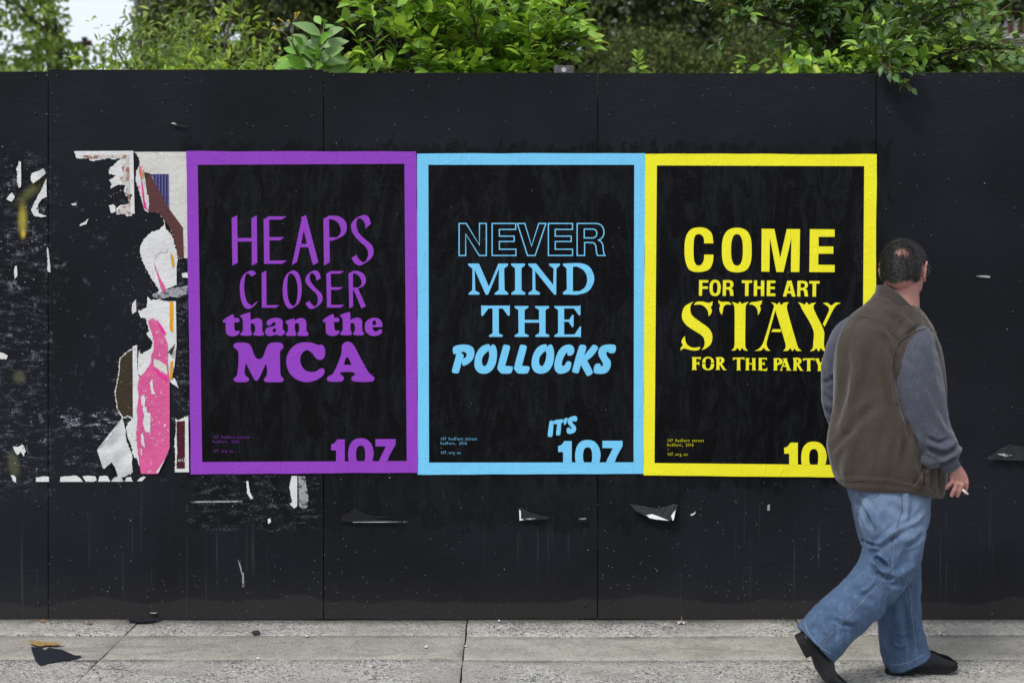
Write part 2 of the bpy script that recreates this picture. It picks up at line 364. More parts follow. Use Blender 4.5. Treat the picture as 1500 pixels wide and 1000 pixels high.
# ------------------------------------------------------------------ the hoarding
HO = empty('hoarding', (0, 0, 0)); tag(HO, 'long black painted plywood hoarding covered in posters beside the pavement', 'hoarding')
seams = [-4.45, -3.24, 70.5, 474, 876, 1283]; xs = [(-736.5), (-333), 70.5, 474, 875.5, 1283.5, 1687, 2090]
tops = {0: 104.5, 1: 105, 2: 102.2, 3: 106.8, 4: 107.6, 5: 106.3, 6: 106}
def panel(x0, x1, ztop, zbot, seed, yoff):
    nx, nz = 24, 40; V = []; Fc = []
    for j in range(nz + 1):
        for i in range(nx + 1):
            u, t = i / nx, j / nz
            x = x0 + (x1 - x0) * u; z = zbot + (ztop - zbot) * t
            if i in (0, nx): x += mnoise.noise(Vector((z * 6, seed, i))) * .0012
            if j == nz: z += mnoise.noise(Vector((x * 9, seed, 3))) * .002
            if j == 0: z += mnoise.noise(Vector((x * 7, seed, 5))) * .006
            y = yoff + mnoise.noise(Vector((x * .8, z * .8, seed))) * .003
            V.append((x, y, z))
    W = nx + 1
    for j in range(nz):
        for i in range(nx): Fc.append((j*W+i, j*W+i+1, (j+1)*W+i+1, (j+1)*W+i))
    ring = list(range(W)) + [j*W+nx for j in range(1, nz+1)] + [nz*W+i for i in range(nx-1, -1, -1)] + [j*W for j in range(nz-1, 0, -1)]
    o = len(V); nr = len(ring)
    for r_ in ring: V.append(V[r_])
    for r_ in ring: V.append((V[r_][0], .018, V[r_][2]))
    for q in range(nr): Fc.append((o+(q+1) % nr, o+q, o+nr+q, o+nr+(q+1) % nr))
    return V, Fc
for i in range(7):
    x0, x1 = (xs[i] - 750) / S + .0022, (xs[i+1] - 750) / S - .0022
    V_, F_ = panel(x0, x1, (908 - tops[i]) / S, .006 if i < 5 else -.002, i, [-.0015, .001, -.001, .0005, 0, .001, 0][i])
    link('plywood_panel', mesh(V_, F_), HO, M_PAINT, True)
for z in (.35, 1.2, 2.1):
    link('rail', mesh(*box(-4.3, 3.95, .0185, .063, z - .045, z + .045)), HO, M_TIMBER)
for i in range(8):
    x = (xs[i] - 750) / S; x = max(-4.35, min(3.95, x))
    link('post', mesh(*box(x - .045, x + .045, .064, .154, -.2, 2.3)), HO, M_TIMBER)
# screw heads
sv = MB()
for i in range(7):
    for z in (.08, .5, .93, 1.36, 1.8, 2.22, 2.36):
        for t in (.04, .5, .96):
            x = ((xs[i] + (xs[i+1] - xs[i]) * t) - 750) / S + random.uniform(-.01, .01); zz = z + random.uniform(-.02, .02)
            if z < 2.2 and 270 < x * S + 750 < 1285 and 215 < 908 - zz * S < 700: continue
            vv = [(x + .0042 * math.cos(q * R(60)), -.0042, zz + .0042 * math.sin(q * R(60))) for q in range(6)]
            sv.add(vv + [(x + .0055 * math.cos(q * R(60)), .001, zz + .0055 * math.sin(q * R(60))) for q in range(6)], [tuple(range(5, -1, -1))] + [(q, (q+1) % 6, 6 + (q+1) % 6, 6 + q) for q in range(6)])
o = sv.build('screw_heads', simple('rusty_screw', (.03, .026, .025), .6, .4), HO); tag(o, kind='stuff')
# timber post end with a screwed metal cap that shows over the top edge
CB = empty('post_cap', P(826, 108, .03)); tag(CB, 'small grey weathered metal cap on a post end above the blue poster', 'post cap')
bx = MB(); c0 = P(811, 107, .02); c1 = P(841, 95.5, .02)
prof = [(c0.x + .002, c1.z - .006), (c0.x + .006, c1.z), (c1.x - .005, c1.z - .002), (c1.x - .001, c1.z - .006), (c1.x, 2.3), (c0.x, 2.3)]
vv = [(x, .02, z) for x, z in prof] + [(x, .085, z) for x, z in prof]
bx.add(vv, [(0, 1, 2, 3, 4, 5)[::-1], (6, 7, 8, 9, 10, 11)] + [(i, (i+1) % 6, 6 + (i+1) % 6, 6 + i) for i in range(6)])
bx.build('cap', simple('worn_galvanised_metal', (.085, .08, .085), .5, .5, .95, 60, .8), CB)
sc_ = MB(); cc = P(826, 102.5, .018); sc_.tube([cc, cc + Vector((0, .004, 0))], .011, 10); sc_.build('bolt', simple('pale_bolt', (.45, .43, .42), .5, .5), CB)
# ------------------------------------------------------------------ lettering: outlines drawn as contours
def parse(s):
    pts = []
    for t in s.split():
        sm = t.endswith('s'); a, b = t.rstrip('sk').split(',')
        pts.append((float(a), float(b), sm, t.endswith('k')))
    return pts
def contour(s, step=5):
    p = parse(s); n = len(p); out = []
    for i in range(n):
        a, b = p[i], p[(i + 1) % n]; pa, nb = p[i - 1], p[(i + 2) % n]
        A, B = Vector(a[:2]), Vector(b[:2]); d = (B - A); L = d.length
        out.append(A)
        if not a[2] and not b[2]: continue
        ta = (B - Vector(pa[:2])).normalized() * L if a[2] else d
        tb = (Vector(nb[:2]) - A).normalized() * L if b[2] else d
        for k_ in range(1, step):
            t = k_ / step; h = (2*t**3-3*t**2+1, t**3-2*t**2+t, -2*t**3+3*t**2, t**3-t**2)
            out.append(A * h[0] + ta * h[1] + B * h[2] + tb * h[3])
    return out
def fill_mesh(conts, y, name='lettering', thick=.0):
    """conts: list of closed polylines in wall photo measures -> flat filled mesh at depth y"""
    cu = bpy.data.curves.new(name, 'CURVE'); cu.dimensions = '2D'; cu.fill_mode = 'BOTH'
    for c in conts:
        sp = cu.splines.new('POLY'); sp.points.add(len(c) - 1); sp.use_cyclic_u = True
        for q, v in zip(sp.points, c): q.co = ((v[0] - 750) / S, (908 - v[1]) / S, 0, 1)
    ob = bpy.data.objects.new(name, cu); COL.objects.link(ob)
    dg = bpy.context.evaluated_depsgraph_get(); me = bpy.data.meshes.new_from_object(ob.evaluated_get(dg))
    bpy.data.objects.remove(ob); bpy.data.curves.remove(cu)
    n = len(me.vertices); c = np.empty(n * 3, np.float32); me.vertices.foreach_get('co', c); c = c.reshape(-1, 3)
    me.vertices.foreach_set('co', np.stack([c[:, 0], np.full(n, y), c[:, 1]], 1).astype(np.float32).ravel())
    me.update(); me.materials.clear(); return me
def xf(c, ox, oy, k, dx=0, dy=0): return [Vector((ox + (v[0] + dx) / k, oy + (v[1] + dy) / k)) for v in c]
def word(parent, mat, y, ox, oy, k, glyphs, name='lettering'):
    cs = []
    for g_ in glyphs:
        dx = dy = 0
        if isinstance(g_, tuple): g_, dx, dy = g_
        for part in g_.split(';'): cs.append(xf(contour(part), ox, oy, k, dx, dy))
    return link(name, fill_mesh(cs, y, name), parent, mat)
def stroke_word(parent, mat, y, ox, oy, k, polys, hw):
    V = []; Fc = []
    for s_ in polys:
        p = [Vector(q[:2]) for q in parse(s_)]; n = len(p); o = len(V)
        for i in range(n):
            a = (p[i] - p[i-1]).normalized(); b = (p[(i+1) % n] - p[i]).normalized()
            na = Vector((-a.y, a.x)); nb = Vector((-b.y, b.x)); m = (na + nb)
            m = m / max(.35, m.dot(na)) if m.length > 1e-6 else na
            for sgn in (1, -1):
                q = p[i] + m * hw * sgn; px, py = ox + q.x / k, oy + q.y / k
                V.append(((px - 750) / S, y, (908 - py) / S))
        for i in range(n):
            j = (i + 1) % n; Fc.append((o+2*i, o+2*j, o+2*j+1, o+2*i+1))
    return link('lettering', mesh(V, Fc), parent, mat)
# built-in font characters, each set on a fixed pitch (typewriter lettering in the posters' corners)
_ch = {}
def char_mesh(c):
    if c not in _ch:
        cu = bpy.data.curves.new('t', 'FONT'); cu.body = c; cu.size = 1; cu.resolution_u = 2
        ob = bpy.data.objects.new('t', cu); COL.objects.link(ob)
        dg = bpy.context.evaluated_depsgraph_get(); me = bpy.data.meshes.new_from_object(ob.evaluated_get(dg))
        v = [tuple(q.co) for q in me.vertices]; f = [tuple(q.vertices) for q in me.polygons]
        if v:
            cx = (min(q[0] for q in v) + max(q[0] for q in v)) / 2; wd = max(q[0] for q in v) - min(q[0] for q in v)
            v = [(q[0] - cx, q[1]) for q in v]
        else: wd = 0
        _ch[c] = (v, f, wd); bpy.data.objects.remove(ob); bpy.data.curves.remove(cu); bpy.data.meshes.remove(me)
    return _ch[c]
def typed(parent, mat, y, x, base, text, pitch=3.02, cap=4.5):
    b = MB(); sc = cap / .72
    for i, c in enumerate(text):
        v, f, wd = char_mesh(c)
        if not v: continue
        kx = sc * min(1.25, (pitch * .80) / max(.01, wd * sc)) if c not in '.,1' else sc * 1.1
        b.add([((x + i * pitch + q[0] * kx - 750) / S, y, (908 - (base - q[1] * sc)) / S) for q in v], f)
    return b.build('small_lettering', mat, parent)
DIM = {m.name: poster_material('thin_' + m.name, tuple(x * f_ for x in c_[:3])) for m, c_, f_ in ((M_PUR, PUR, .45), (M_BLU, BLU, .62), (M_YEL, YEL, .62))}
def quadp(pts): return [((a - 750) / S, (908 - b) / S) for a, b in pts]
def poster(label, outer, inner, mat, y, dx, dy):
    t = empty('poster', P(sum(a for a, _ in outer) / 4, outer[2][1], 0)); tag(t, label, 'poster', 'bordered posters pasted in a row')
    rr = random.Random(int(outer[0][0]))
    def edge(a, b, n, amp):
        A, B = Vector(a), Vector(b); pr = (B - A).orthogonal().normalized(); o_ = []
        for i in range(n):
            q = A.lerp(B, i / n); q = q + pr * (mnoise.noise(Vector((q.x * .02, q.y * .02, 7))) * amp); o_.append(q)
        return o_
    oc = sum((edge(outer[i], outer[(i+1) % 4], 24, .9) for i in range(4)), [])
    ic = [Vector(q) for q in inner]
    me = fill_mesh([oc, ic], y, 'border'); link('border', me, t, mat)
    me = fill_mesh([ic], y - .00002, 'black_field'); link('black_field', me, t, M_BLK)
    # the sheet's own thickness
    V = []; 
    for q in oc: V += [((q.x - 750) / S, y, (908 - q.y) / S), ((q.x - 750) / S, 0.001, (908 - q.y) / S)]
    n = len(oc); link('sheet_edge', mesh(V, [(2*i, 2*((i+1) % n), 2*((i+1) % n)+1, 2*i+1) for i in range(n)]), t, mat)
    yl = y - .0006
    word(t, mat, yl, 475 + dx, 635 + dy, 12.5, [
        '128,190 185,168s 245,97 378,97 378,505 220,505 220,298 130,298',
        '455,505 440,420s 445,300s 480,180s 560,100s 670,78s 780,100s 860,180s 900,290s 905,380s 893,450s 880,505 735,505 750,440s 752,350s 745,280s 715,225s 665,212s 615,235s 590,300s 585,380s 590,450s 610,505',
        '940,92 1308,92 1308,190 1240,310s 1195,400s 1155,505 1000,505 1030,430s 1130,228 940,225'])
    for i, s_ in enumerate(('107 Redfern street', 'Redfern, 2016', '–', '107.org.au')):
        typed(t, DIM[mat.name], yl, 313.4 + dx * 1.003, 641.6 + dy + i * 6.5 + (0.6 if i == 3 else 0), s_)
    return t, yl
t1, yl = poster('purple bordered black poster reading HEAPS CLOSER than the MCA', [(273, 221.5), (610, 222), (612, 691.5), (280, 694)], [(290, 241.5), (592.5, 240), (596, 674.5), (296.5, 676)], M_PUR, -.0052, 0, 0)
word(t1, M_PUR, yl, 320, 300, 5.769, [
 '114,112 161,88 163,280 282,280 280,115 326,87 330,488 284,512 283,310 163,310 165,488 120,512',
 '383,124 428,97 576,99 535,125 430,125 431,273 558,273 522,300 432,300 434,470 580,470 540,498 388,498',
 '697,108 741,86 846,486 800,510 760,358 692,358 665,482 622,510 705,120;722,215 700,330 750,330',
 '888,118 938,92 960,92s 1020,98s 1070,135s 1086,190s 1070,245s 1020,280s 965,302 940,302 942,485 893,512;936,122 955,122s 1005,145s 1035,205s 1028,250s 1000,275 938,275',
 '1243,200 1240,165s 1222,130s 1190,113s 1170,135s 1168,180s 1185,235s 1240,290s 1300,345s 1312,395s 1300,440s 1250,485s 1195,512s 1155,495s 1125,448 1168,422 1185,455s 1230,484s 1258,450s 1266,400s 1245,355s 1195,310s 1140,245s 1122,190s 1130,150s 1170,110s 1235,86s 1270,105s 1290,160'])
word(t1, M_PUR, yl, 345, 390, 7.5, [
 '228,82 180,112 165,95s 130,78s 110,115s 99,180s 97,230s 105,310s 130,390s 180,432s 188,432 205,410s 247,380 225,415s 185,450s 135,467s 95,440s 65,370s 52,280s 52,200s 68,130s 110,75s 175,45s 208,55s',
 '289,72 340,45 343,425 487,425 445,453 292,453',
 '640,44s 690,75s 720,150s 729,240s 722,330s 700,400s 650,445s 600,465s 560,435s 530,360s 520,270s 527,180s 550,110s 590,65s;603,76s 645,100s 675,170s 685,250s 680,340s 662,415s 635,434s 600,405s 578,340s 570,260s 572,170s 583,100s',
 '890,158 885,120s 865,88s 838,75s 820,95s 818,135s 835,180s 885,240s 945,300s 958,355s 945,395s 900,440s 835,468s 800,450s 770,405 815,378 835,410s 880,437s 903,400s 907,350s 890,305s 840,255s 785,195s 769,150s 785,100s 830,60s 880,44s 920,70s 938,130',
 '999,80 1047,52 1193,52 1150,80 1048,80 1050,228 1180,228 1140,257 1050,257 1052,422 1197,422 1155,452 1007,452',
 '1243,78 1293,50 1340,50s 1400,75s 1432,130s 1425,190s 1385,228s 1348,242 1434,436 1385,462 1300,258 1292,258 1293,437 1251,462;1291,78 1320,80s 1365,115s 1385,165s 1380,205s 1350,232 1292,232'])
gt = '10,122s 60,85s 100,64s 113,75s 114,98 150,98s 164,117s 150,136s 115,136 118,190s 130,218s 148,212s 163,220s 155,245s 120,262s 80,262s 45,240s 38,200s 38,138 20,138s'
gh = '172,75s 205,60s 262,44 265,80 265,120 300,102s 345,100s 370,125s 372,165s 374,215s 388,240s 380,256s 300,256s 290,242s 305,215s 304,165s 285,145s 268,150s 268,210s 278,240s 270,256s 180,256s 172,242s 192,215s 195,150s 190,100s 176,90s'
word(t1, M_PUR, yl, 325, 450, 6.25, [gt, gh,
 '412,150s 420,120s 470,98s 530,100s 558,125s 558,170s 562,205s 580,218s 575,240s 540,260s 500,250s 440,262s 405,245s 400,210s 420,185s 490,165s 490,140s 475,135s 450,160s 425,165s;495,192s 475,195s 466,215s 480,228s 495,218s',
 '588,125s 665,102s 672,122 700,102s 745,100s 770,120s 775,160s 778,215s 795,240s 785,258s 700,258s 692,243s 708,215s 708,160s 692,143s 672,150s 672,210s 682,240s 675,258s 595,258s 588,243s 605,220s 605,160s 588,142s'])
word(t1, M_PUR, yl, 325, 450, 6.25, [(gt, 914, -3), (gh, 913, -4),
 '1310,180s 1325,125s 1380,96s 1440,105s 1470,150s 1468,180 1380,180 1385,205s 1410,220s 1445,202s 1467,205s 1462,235s 1420,258s 1370,258s 1325,230s;1380,160 1412,160 1410,128s 1397,118s 1382,130s'])
word(t1, M_PUR, yl, 320, 440, 5.769, [
 '128,385s 150,358s 240,357s 270,375s 345,495s 420,372s 450,356s 525,356s 550,378s 545,405s 525,425s 522,500s 525,590s 530,635s 553,662s 540,685s 470,688s 400,685s 385,665s 400,645s 412,620s 410,555s 402,540s 390,560s 345,655s 320,677s 300,655s 250,560s 237,536s 227,560s 225,620s 240,640s 260,658s 250,682s 195,688s 145,684s 130,662s 155,635s 165,590s 172,500s 168,430s 150,408s',
 '750,352s 800,358s 845,375s 875,372s 900,405s 902,460s 885,492s 850,500s 820,480s 790,440s 745,418s 705,450s 692,500s 705,550s 740,590s 790,602s 830,595s 865,572s 895,580s 890,625s 850,658s 800,680s 745,688s 670,670s 610,620s 578,550s 580,470s 620,400s 680,360s',
 '1045,385s 1060,358s 1095,347s 1130,360s 1155,395s 1210,500s 1270,605s 1300,632s 1320,655s 1300,682s 1150,682s 1125,665s 1132,640s 1155,625s 1140,605s 1050,603s 1030,615s 1055,640s 1060,662s 1040,682s 935,682s 917,662s 930,640s 970,615s 1040,450s;1062,542 1072,500s 1090,477s 1108,500s 1126,542'])

t2, yl = poster('light blue bordered black poster reading NEVER MIND THE POLLOCKS', [(611, 225), (945, 224.5), (943, 693.5), (612, 694.5)], [(627.5, 241.5), (929, 241.5), (928, 676.5), (628.5, 677)], M_BLU, -.0032, 332.2, 2.6)
stroke_word(t2, M_BLU, yl, 650, 310, 5.769, [
 '130,100 190,100 302,282 302,100 360,100 360,370 300,370 186,188 186,370 130,370',
 '409,100 608,100 608,150 470,150 470,207 595,207 595,252 470,252 470,317 610,317 610,370 409,370',
 '622,100 685,100 742,290 803,100 863,100 772,370 708,370',
 '884,100 1088,100 1088,150 942,150 942,207 1077,207 1077,252 942,252 942,317 1088,317 1088,370 884,370',
 '1127,100 1290,100 1312,104 1332,117 1347,137 1354,165 1352,192 1343,214 1328,230 1308,240 1326,250 1339,268 1345,290 1348,325 1353,350 1362,370 1300,370 1291,345 1288,315 1284,288 1275,270 1260,262 1190,260 1190,370 1127,370',
 '1187,147 1260,147 1277,151 1289,163 1294,180 1291,200 1280,214 1262,222 1187,222'], 4.6)
word(t2, M_BLU, yl, 650, 310, 5.769, [
 '207,438 298,438 382,632 462,438 543,438 543,455 510,480 514,660 547,688 542,700 430,700 430,688 465,660 467,480 375,700 355,700 262,490 266,665 303,685 300,700 211,700 211,688 242,662 243,482 207,452',
 '570,438 687,438 687,452 657,478 657,662 690,685 687,700 572,700 572,685 603,662 603,478 570,452',
 '715,438 780,438 925,618 928,480 890,452 890,438 982,438 982,452 952,480 950,700 933,700 772,500 775,662 815,685 810,700 716,700 716,685 750,662 750,482 715,452',
 '1007,438 1160,436s 1230,465s 1270,545s 1262,610s 1215,675s 1130,702 1007,698 1007,682 1040,655 1038,480 1007,452;1091,465 1130,465s 1190,505s 1212,570s 1195,635s 1150,670 1091,672'])
word(t2, M_BLU, yl, 650, 435, 5.769, [
 '317,70 330,72 548,72 558,68 558,150 545,160 500,97 465,95 466,305 500,322 495,335 383,335 383,322 413,305 413,95 378,95 330,160 317,155',
 '598,75 716,75 716,88 683,108 683,192 805,192 805,108 772,88 772,75 890,75 890,90 860,108 860,305 893,322 890,335 775,335 775,322 808,302 808,215 683,215 683,305 718,322 715,335 600,335 600,322 632,302 630,108 598,88',
 '935,75 1140,75 1155,68 1155,150 1143,155 1100,95 1017,95 1017,190 1060,190 1085,150 1097,150 1097,245 1085,255 1055,208 1017,208 1017,315 1105,315 1150,248 1160,248 1158,340 1145,335 935,335 935,322 966,302 966,108 935,88'])
pO = '240,210s 255,140s 300,75s 365,53s 378,75 395,58s 415,58s 432,90s 438,150s 425,230s 385,290s 330,312s 275,300s 245,260s;365,110 370,150s 355,215s 330,245s 308,225s 310,170s 340,130s'
pL = '490,75s 500,58s 545,65s 553,80s 510,243 565,247s 578,258s 565,300s 550,310s 480,310s 465,300s 443,270s 443,250s'
word(t2, M_BLU, yl, 655, 495, 6, [
 '52,125s 55,80s 100,60s 170,57s 225,80s 240,130s 225,185s 185,225s 145,242s 133,230s 130,200 105,295s 95,308s 50,303s 42,290s 80,135s 65,142s;118,122 155,122s 172,145s 160,170s 140,178 145,150s',
 pO, pL, (pL, 147, 0), (pO, 502, 0),
 '1055,120 1030,155s 1008,215s 1012,240s 1030,240s 1045,215s 1060,203s 1085,208s 1090,235s 1070,285s 1020,310s 975,308s 945,270s 945,210s 965,140s 1000,85s 1050,58s 1095,62s 1115,90s 1112,130s 1085,153s 1060,148s',
 '1160,70s 1175,58s 1215,65s 1222,85s 1202,155 1275,65s 1290,57s 1320,72s 1325,90s 1275,160s 1230,195 1280,300s 1270,315s 1235,332s 1222,320s 1175,235 1155,300s 1145,308s 1105,298s 1098,288s',
 '1482,75s 1480,110s 1465,130s 1425,130s 1410,118s 1398,135s 1410,165s 1435,200s 1435,250s 1410,295s 1370,312s 1300,308s 1287,290s 1295,240s 1310,225s 1345,225s 1350,243s 1368,240s 1365,215s 1335,160s 1328,125s 1345,80s 1390,58s 1470,58s'])
word(t2, M_BLU, yl, 790, 600, 11.11, [
 '165,195s 180,175s 225,178s 232,195s 215,410s 200,435s 150,435s 137,415s',
 '235,185s 250,168s 375,150s 395,165s 385,200s 352,215 355,240 342,390s 325,410s 285,412s 273,395s 292,225 248,230s 235,215s',
 '405,150s 420,133s 455,130s 460,150s 435,220s 415,243s 400,230s',
 '610,175s 580,187s 555,180s 535,190s 545,215s 590,270s 597,320s 570,365s 500,388s 455,375s 443,330s 455,292s 500,290s 505,310s 525,300s 510,270s 470,225s 460,180s 480,130s 530,105s 590,98s 614,120s'])

t3, yl = poster('yellow bordered black poster reading COME FOR THE ART STAY FOR THE PARTY', [(945, 225.5), (1283.5, 226), (1282, 699), (942.5, 695.5)], [(962, 242.5), (1265.5, 243.5), (1262, 680.5), (958.5, 677.5)], M_YEL, -.0058, 663, 4.9)
word(t3, M_YEL, yl, 980, 320, 5.769, [
 '373,210 295,210 292,165s 270,138s 245,132s 220,145s 208,190s 206,300s 212,360s 228,390s 250,397s 275,385s 292,350s 296,305 374,305 368,370s 335,430s 250,452s 175,435s 140,370s 129,265s 140,160s 180,95s 250,75s 320,88s 360,130s',
 '572,78s 650,100s 688,165s 696,265s 688,370s 650,435s 572,455s 495,435s 455,370s 445,265s 455,165s 495,100s;572,132s 600,145s 618,190s 622,265s 616,345s 600,385s 572,398s 545,385s 528,345s 522,265s 528,190s 545,145s',
 '781,87 888,88 937,335 993,89 1105,90 1099,452 1027,451 1032,165 965,452 905,451 851,165 846,450 778,447',
 '1188,90 1397,92 1397,155 1262,155 1262,236 1386,236 1386,297 1260,297 1258,390 1397,392 1397,453 1183,452'])
aR = '366,76 430,77s 468,88s 480,120s 472,150s 452,163 472,180s 478,215s 482,248 445,248 440,205s 432,182 398,178 397,248 362,248;400,103 430,104s 445,115s 442,145s 425,152 400,152'
aT = '572,78 685,79 685,107 647,107 645,250 607,250 609,107 572,107'
word(t3, M_YEL, yl, 1010, 400, 7.5, [
 '104,75 205,76 205,103 138,103 138,145 200,145 200,172 137,172 135,247 101,247',
 '280,72s 318,85s 338,125s 340,170s 330,220s 305,245s 275,250s 240,240s 222,205s 218,160s 225,110s 248,80s;280,100s 300,115s 305,160s 300,205s 280,222s 260,208s 253,160s 260,115s',
 aR, aT, '706,79 741,80 741,145 783,145 783,80 820,81 817,251 782,251 782,173 740,173 738,251 703,250',
 '848,80 940,81 940,109 884,109 884,147 935,147 935,175 883,175 882,222 940,222 940,251 845,251',
 '1072,82 1118,82 1162,256 1122,256 1113,222 1070,221 1060,256 1023,255;1095,130 1078,195 1108,195',
 (aR, 817, 7), (aT, 741, 7)])
word(t3, M_YEL, yl, 990, 435, 6.25, [
 '160,40 135,75s 132,130s 150,170s 220,225s 300,285s 332,350s 320,425s 270,470s 232,482 255,455s 262,410s 245,360s 190,320s 100,260s 58,200s 58,135s 85,80s',
 '163,72 185,45s 240,40s 300,52s 335,38 330,75s 318,90s 328,120s 318,155s 297,173 292,130s 265,90s 220,68s',
 '82,355 85,395s 105,435s 150,460s 222,455 210,480s 160,487s 100,475s 72,468s 42,488 45,460s 62,440s 50,410s 60,378s',
 '388,28 410,42s 470,42s 490,48 508,70 460,68s 435,90s 428,130s 418,163 400,130s 398,95s 405,75s 388,50s',
 '508,44 545,52s 565,60s 585,42s 600,60s 625,52s 665,42 640,75s 635,120 633,430s 638,465s 658,490 620,483s 605,465s 583,488s 562,465s 545,483s 506,488 530,460s 536,420 536,120s 530,75s',
 '788,30 780,62s 768,78s 775,110s 765,140s 750,165 745,120s 725,85s 690,68s 668,68 685,48s 730,42s',
 '868,46 905,55s 925,65s 945,48s 960,70s 985,52s 1033,46 1015,75s 1018,120s 1105,425s 1120,465s 1148,492 1100,490s 1085,470s 1065,492s 1045,468s 1025,488s 980,492 1000,465s 1002,430s 908,120 835,390s 828,430s 840,465s 862,490 820,485s 803,465s 780,485s 718,492 765,465s 800,410s 892,100s 895,75s',
 '885,293 956,293 962,318 872,318',
 '1115,45 1155,58s 1175,68s 1195,48s 1215,68s 1240,55s 1280,50 1258,80s 1265,120s 1345,285s 1357,330 1353,430s 1360,470s 1380,495 1345,488s 1325,468s 1303,495s 1282,468s 1265,485s 1225,495 1250,465s 1255,430s 1255,300s 1150,105s 1135,70s',
 '1343,55 1385,52s 1420,75s 1460,50s 1509,55 1470,72s 1440,110s 1360,270 1342,245 1400,120s 1395,95s 1375,75s'])
bR = '272,57 335,55s 362,80s 355,110s 335,122 372,180 388,190 350,190 312,130 310,175 318,188 272,188 280,170 280,75;312,72 325,75s 328,95s 312,112'
bT = '450,60 570,58 575,88 560,75 528,75 528,178 535,192 487,192 495,178 495,75 468,75 455,90'
word(t3, M_YEL, yl, 1010, 515, 7.143, [
 '22,55 100,55 118,52 112,85 98,72 68,72 68,112 85,112 98,95 102,145 88,128 68,128 68,170 75,188 20,188 28,170 28,72',
 '132,115 140,75s 190,50s 245,75s 255,115 225,115 220,80s 192,65s 168,80s 165,115',
 '130,125 165,125 168,160s 192,178s 215,160s 222,125 257,125 245,170s 192,192s 140,170s', bR, bT,
 '583,65 628,65 620,75 620,118 655,118 655,75 648,65 692,65 687,78 687,180 695,192 648,192 655,180 655,130 618,130 618,180 625,192 580,192 588,180 588,78',
 '718,62 805,62 808,90 795,75 755,75 755,115 770,115 782,100 785,145 770,130 755,130 755,180 795,180 812,160 808,198 715,192 722,180 722,75',
 '875,68 940,66s 970,90s 960,125s 915,138 912,180 920,192 872,192 880,180 880,80;912,80 930,82s 935,105s 912,122',
 '972,68 1022,68 1015,80 1050,180 1065,195 1010,195 1018,180 1008,155 970,155 962,180 975,195 942,195 952,180 985,85;992,110 978,142 1003,142',
 (bR, 806, 7), (bT, 733, 8), '1310,68 1355,68 1350,80 1368,120 1388,80 1378,68 1415,68 1400,80 1372,140 1372,185 1382,200 1335,200 1342,185 1342,140 1318,85'])

# ------------------------------------------------------------------ torn remains of older bills
def jag(s, amp=1.1, seed=1, step=1.6):
    p = parse(s); n = len(p); out = []; rr = random.Random(seed)
    for i in range(n):
        A, B = Vector(p[i][:2]), Vector(p[(i+1) % n][:2]); out.append(A.copy())
        if p[i][3]: continue
        L = (B - A).length; m = int(L / step); pr = (B - A).orthogonal().normalized() if L > 0 else Vector((0, 0))
        for k_ in range(1, m):
            t = k_ / m; out.append(A.lerp(B, t) + pr * (amp * (mnoise.noise(Vector((A.x + t * L * .35, A.y, seed))) * 1.3 + rr.uniform(-.35, .35))) * min(1, 4 * t * (1 - t) + .4))
    return out
def sheet(c, y, curl=None, step=3.0, wr=.0006, seed=0):
    """torn sheet with interior points so that it can cockle and curl; curl(px,py)->metres off the wall"""
    pts = [Vector((v[0], v[1])) for v in c]; n = len(pts); edges = [(i, (i+1) % n) for i in range(n)]
    x0, x1 = min(p.x for p in pts), max(p.x for p in pts); y0, y1 = min(p.y for p in pts), max(p.y for p in pts)
    if (x1 - x0) > 4 and (y1 - y0) > 4:
        gx = x0 + step / 2
        while gx < x1:
            gy = y0 + step / 2
            while gy < y1:
                pts.append(Vector((gx + random.uniform(-.6, .6), gy + random.uniform(-.6, .6)))); gy += step
            gx += step
    vo, _, fo, *_ = mgeo.delaunay_2d_cdt(pts, edges, [list(range(n))], 1, 1e-4)
    V = []
    for v in vo:
        d = y - abs(mnoise.noise(Vector((v[0] * .12, v[1] * .2, seed)))) * wr * 2
        dx = dz = 0
        if curl:
            q = curl(v[0], v[1]); d -= q
        V.append(((v[0] - 750) / S + dx, d, (908 - v[1]) / S + dz))
    return mesh(V, [tuple(f) for f in fo])
def torn(name, label, cat, s, mat, y, group=None, parts=(), curl=None, amp=1.7, seed=1, wr=.0006):
    c = jag(s, amp, seed)
    cx = sum(v.x for v in c) / len(c); cy = sum(v.y for v in c) / len(c)
    t = empty(name, P(cx, cy, 0)); tag(t, label, cat, group)
    link('backing_paper' if parts else 'paper', sheet(c, y, curl, seed=seed, wr=wr), t, mat, True)
    for i, q in enumerate(parts):
        pn, ps, pm = q[:3]; link(pn, sheet(jag(ps, q[3] if len(q) > 3 else 1.5, seed + i + 5), y - .0013 - .0005 * i, curl, wr=wr * .6, seed=seed), t, pm, True)
    return t
GR = 'torn remains of older posters'
torn('torn_poster', 'white edged poster corner with rust brown print, left of the cream poster', 'torn poster',
 '109,221.5k 195.5,221k 197.5,313 187,317 181,313 171,314 170,306 176,301 187,299 191,293 194,285 190,286 184,287 181,279 184,272 178,270 170,272 162,277 163,268 160,263 166,261 171,256 165,256 160,254 159,248 165,243 171,238 178,231 169,234 158,232 148,234 136,236 128,232 112,232', M_WHITE, -.0022, GR,
 [('printed_area', '116,227.5k 189,227k 191,314 182,312 172,312 177,303 189,300 188,288 184,284 186,272 180,268 176,262 182,256 178,246 184,240 186,233 170,231 150,232 130,232', M_RUST)], seed=2)
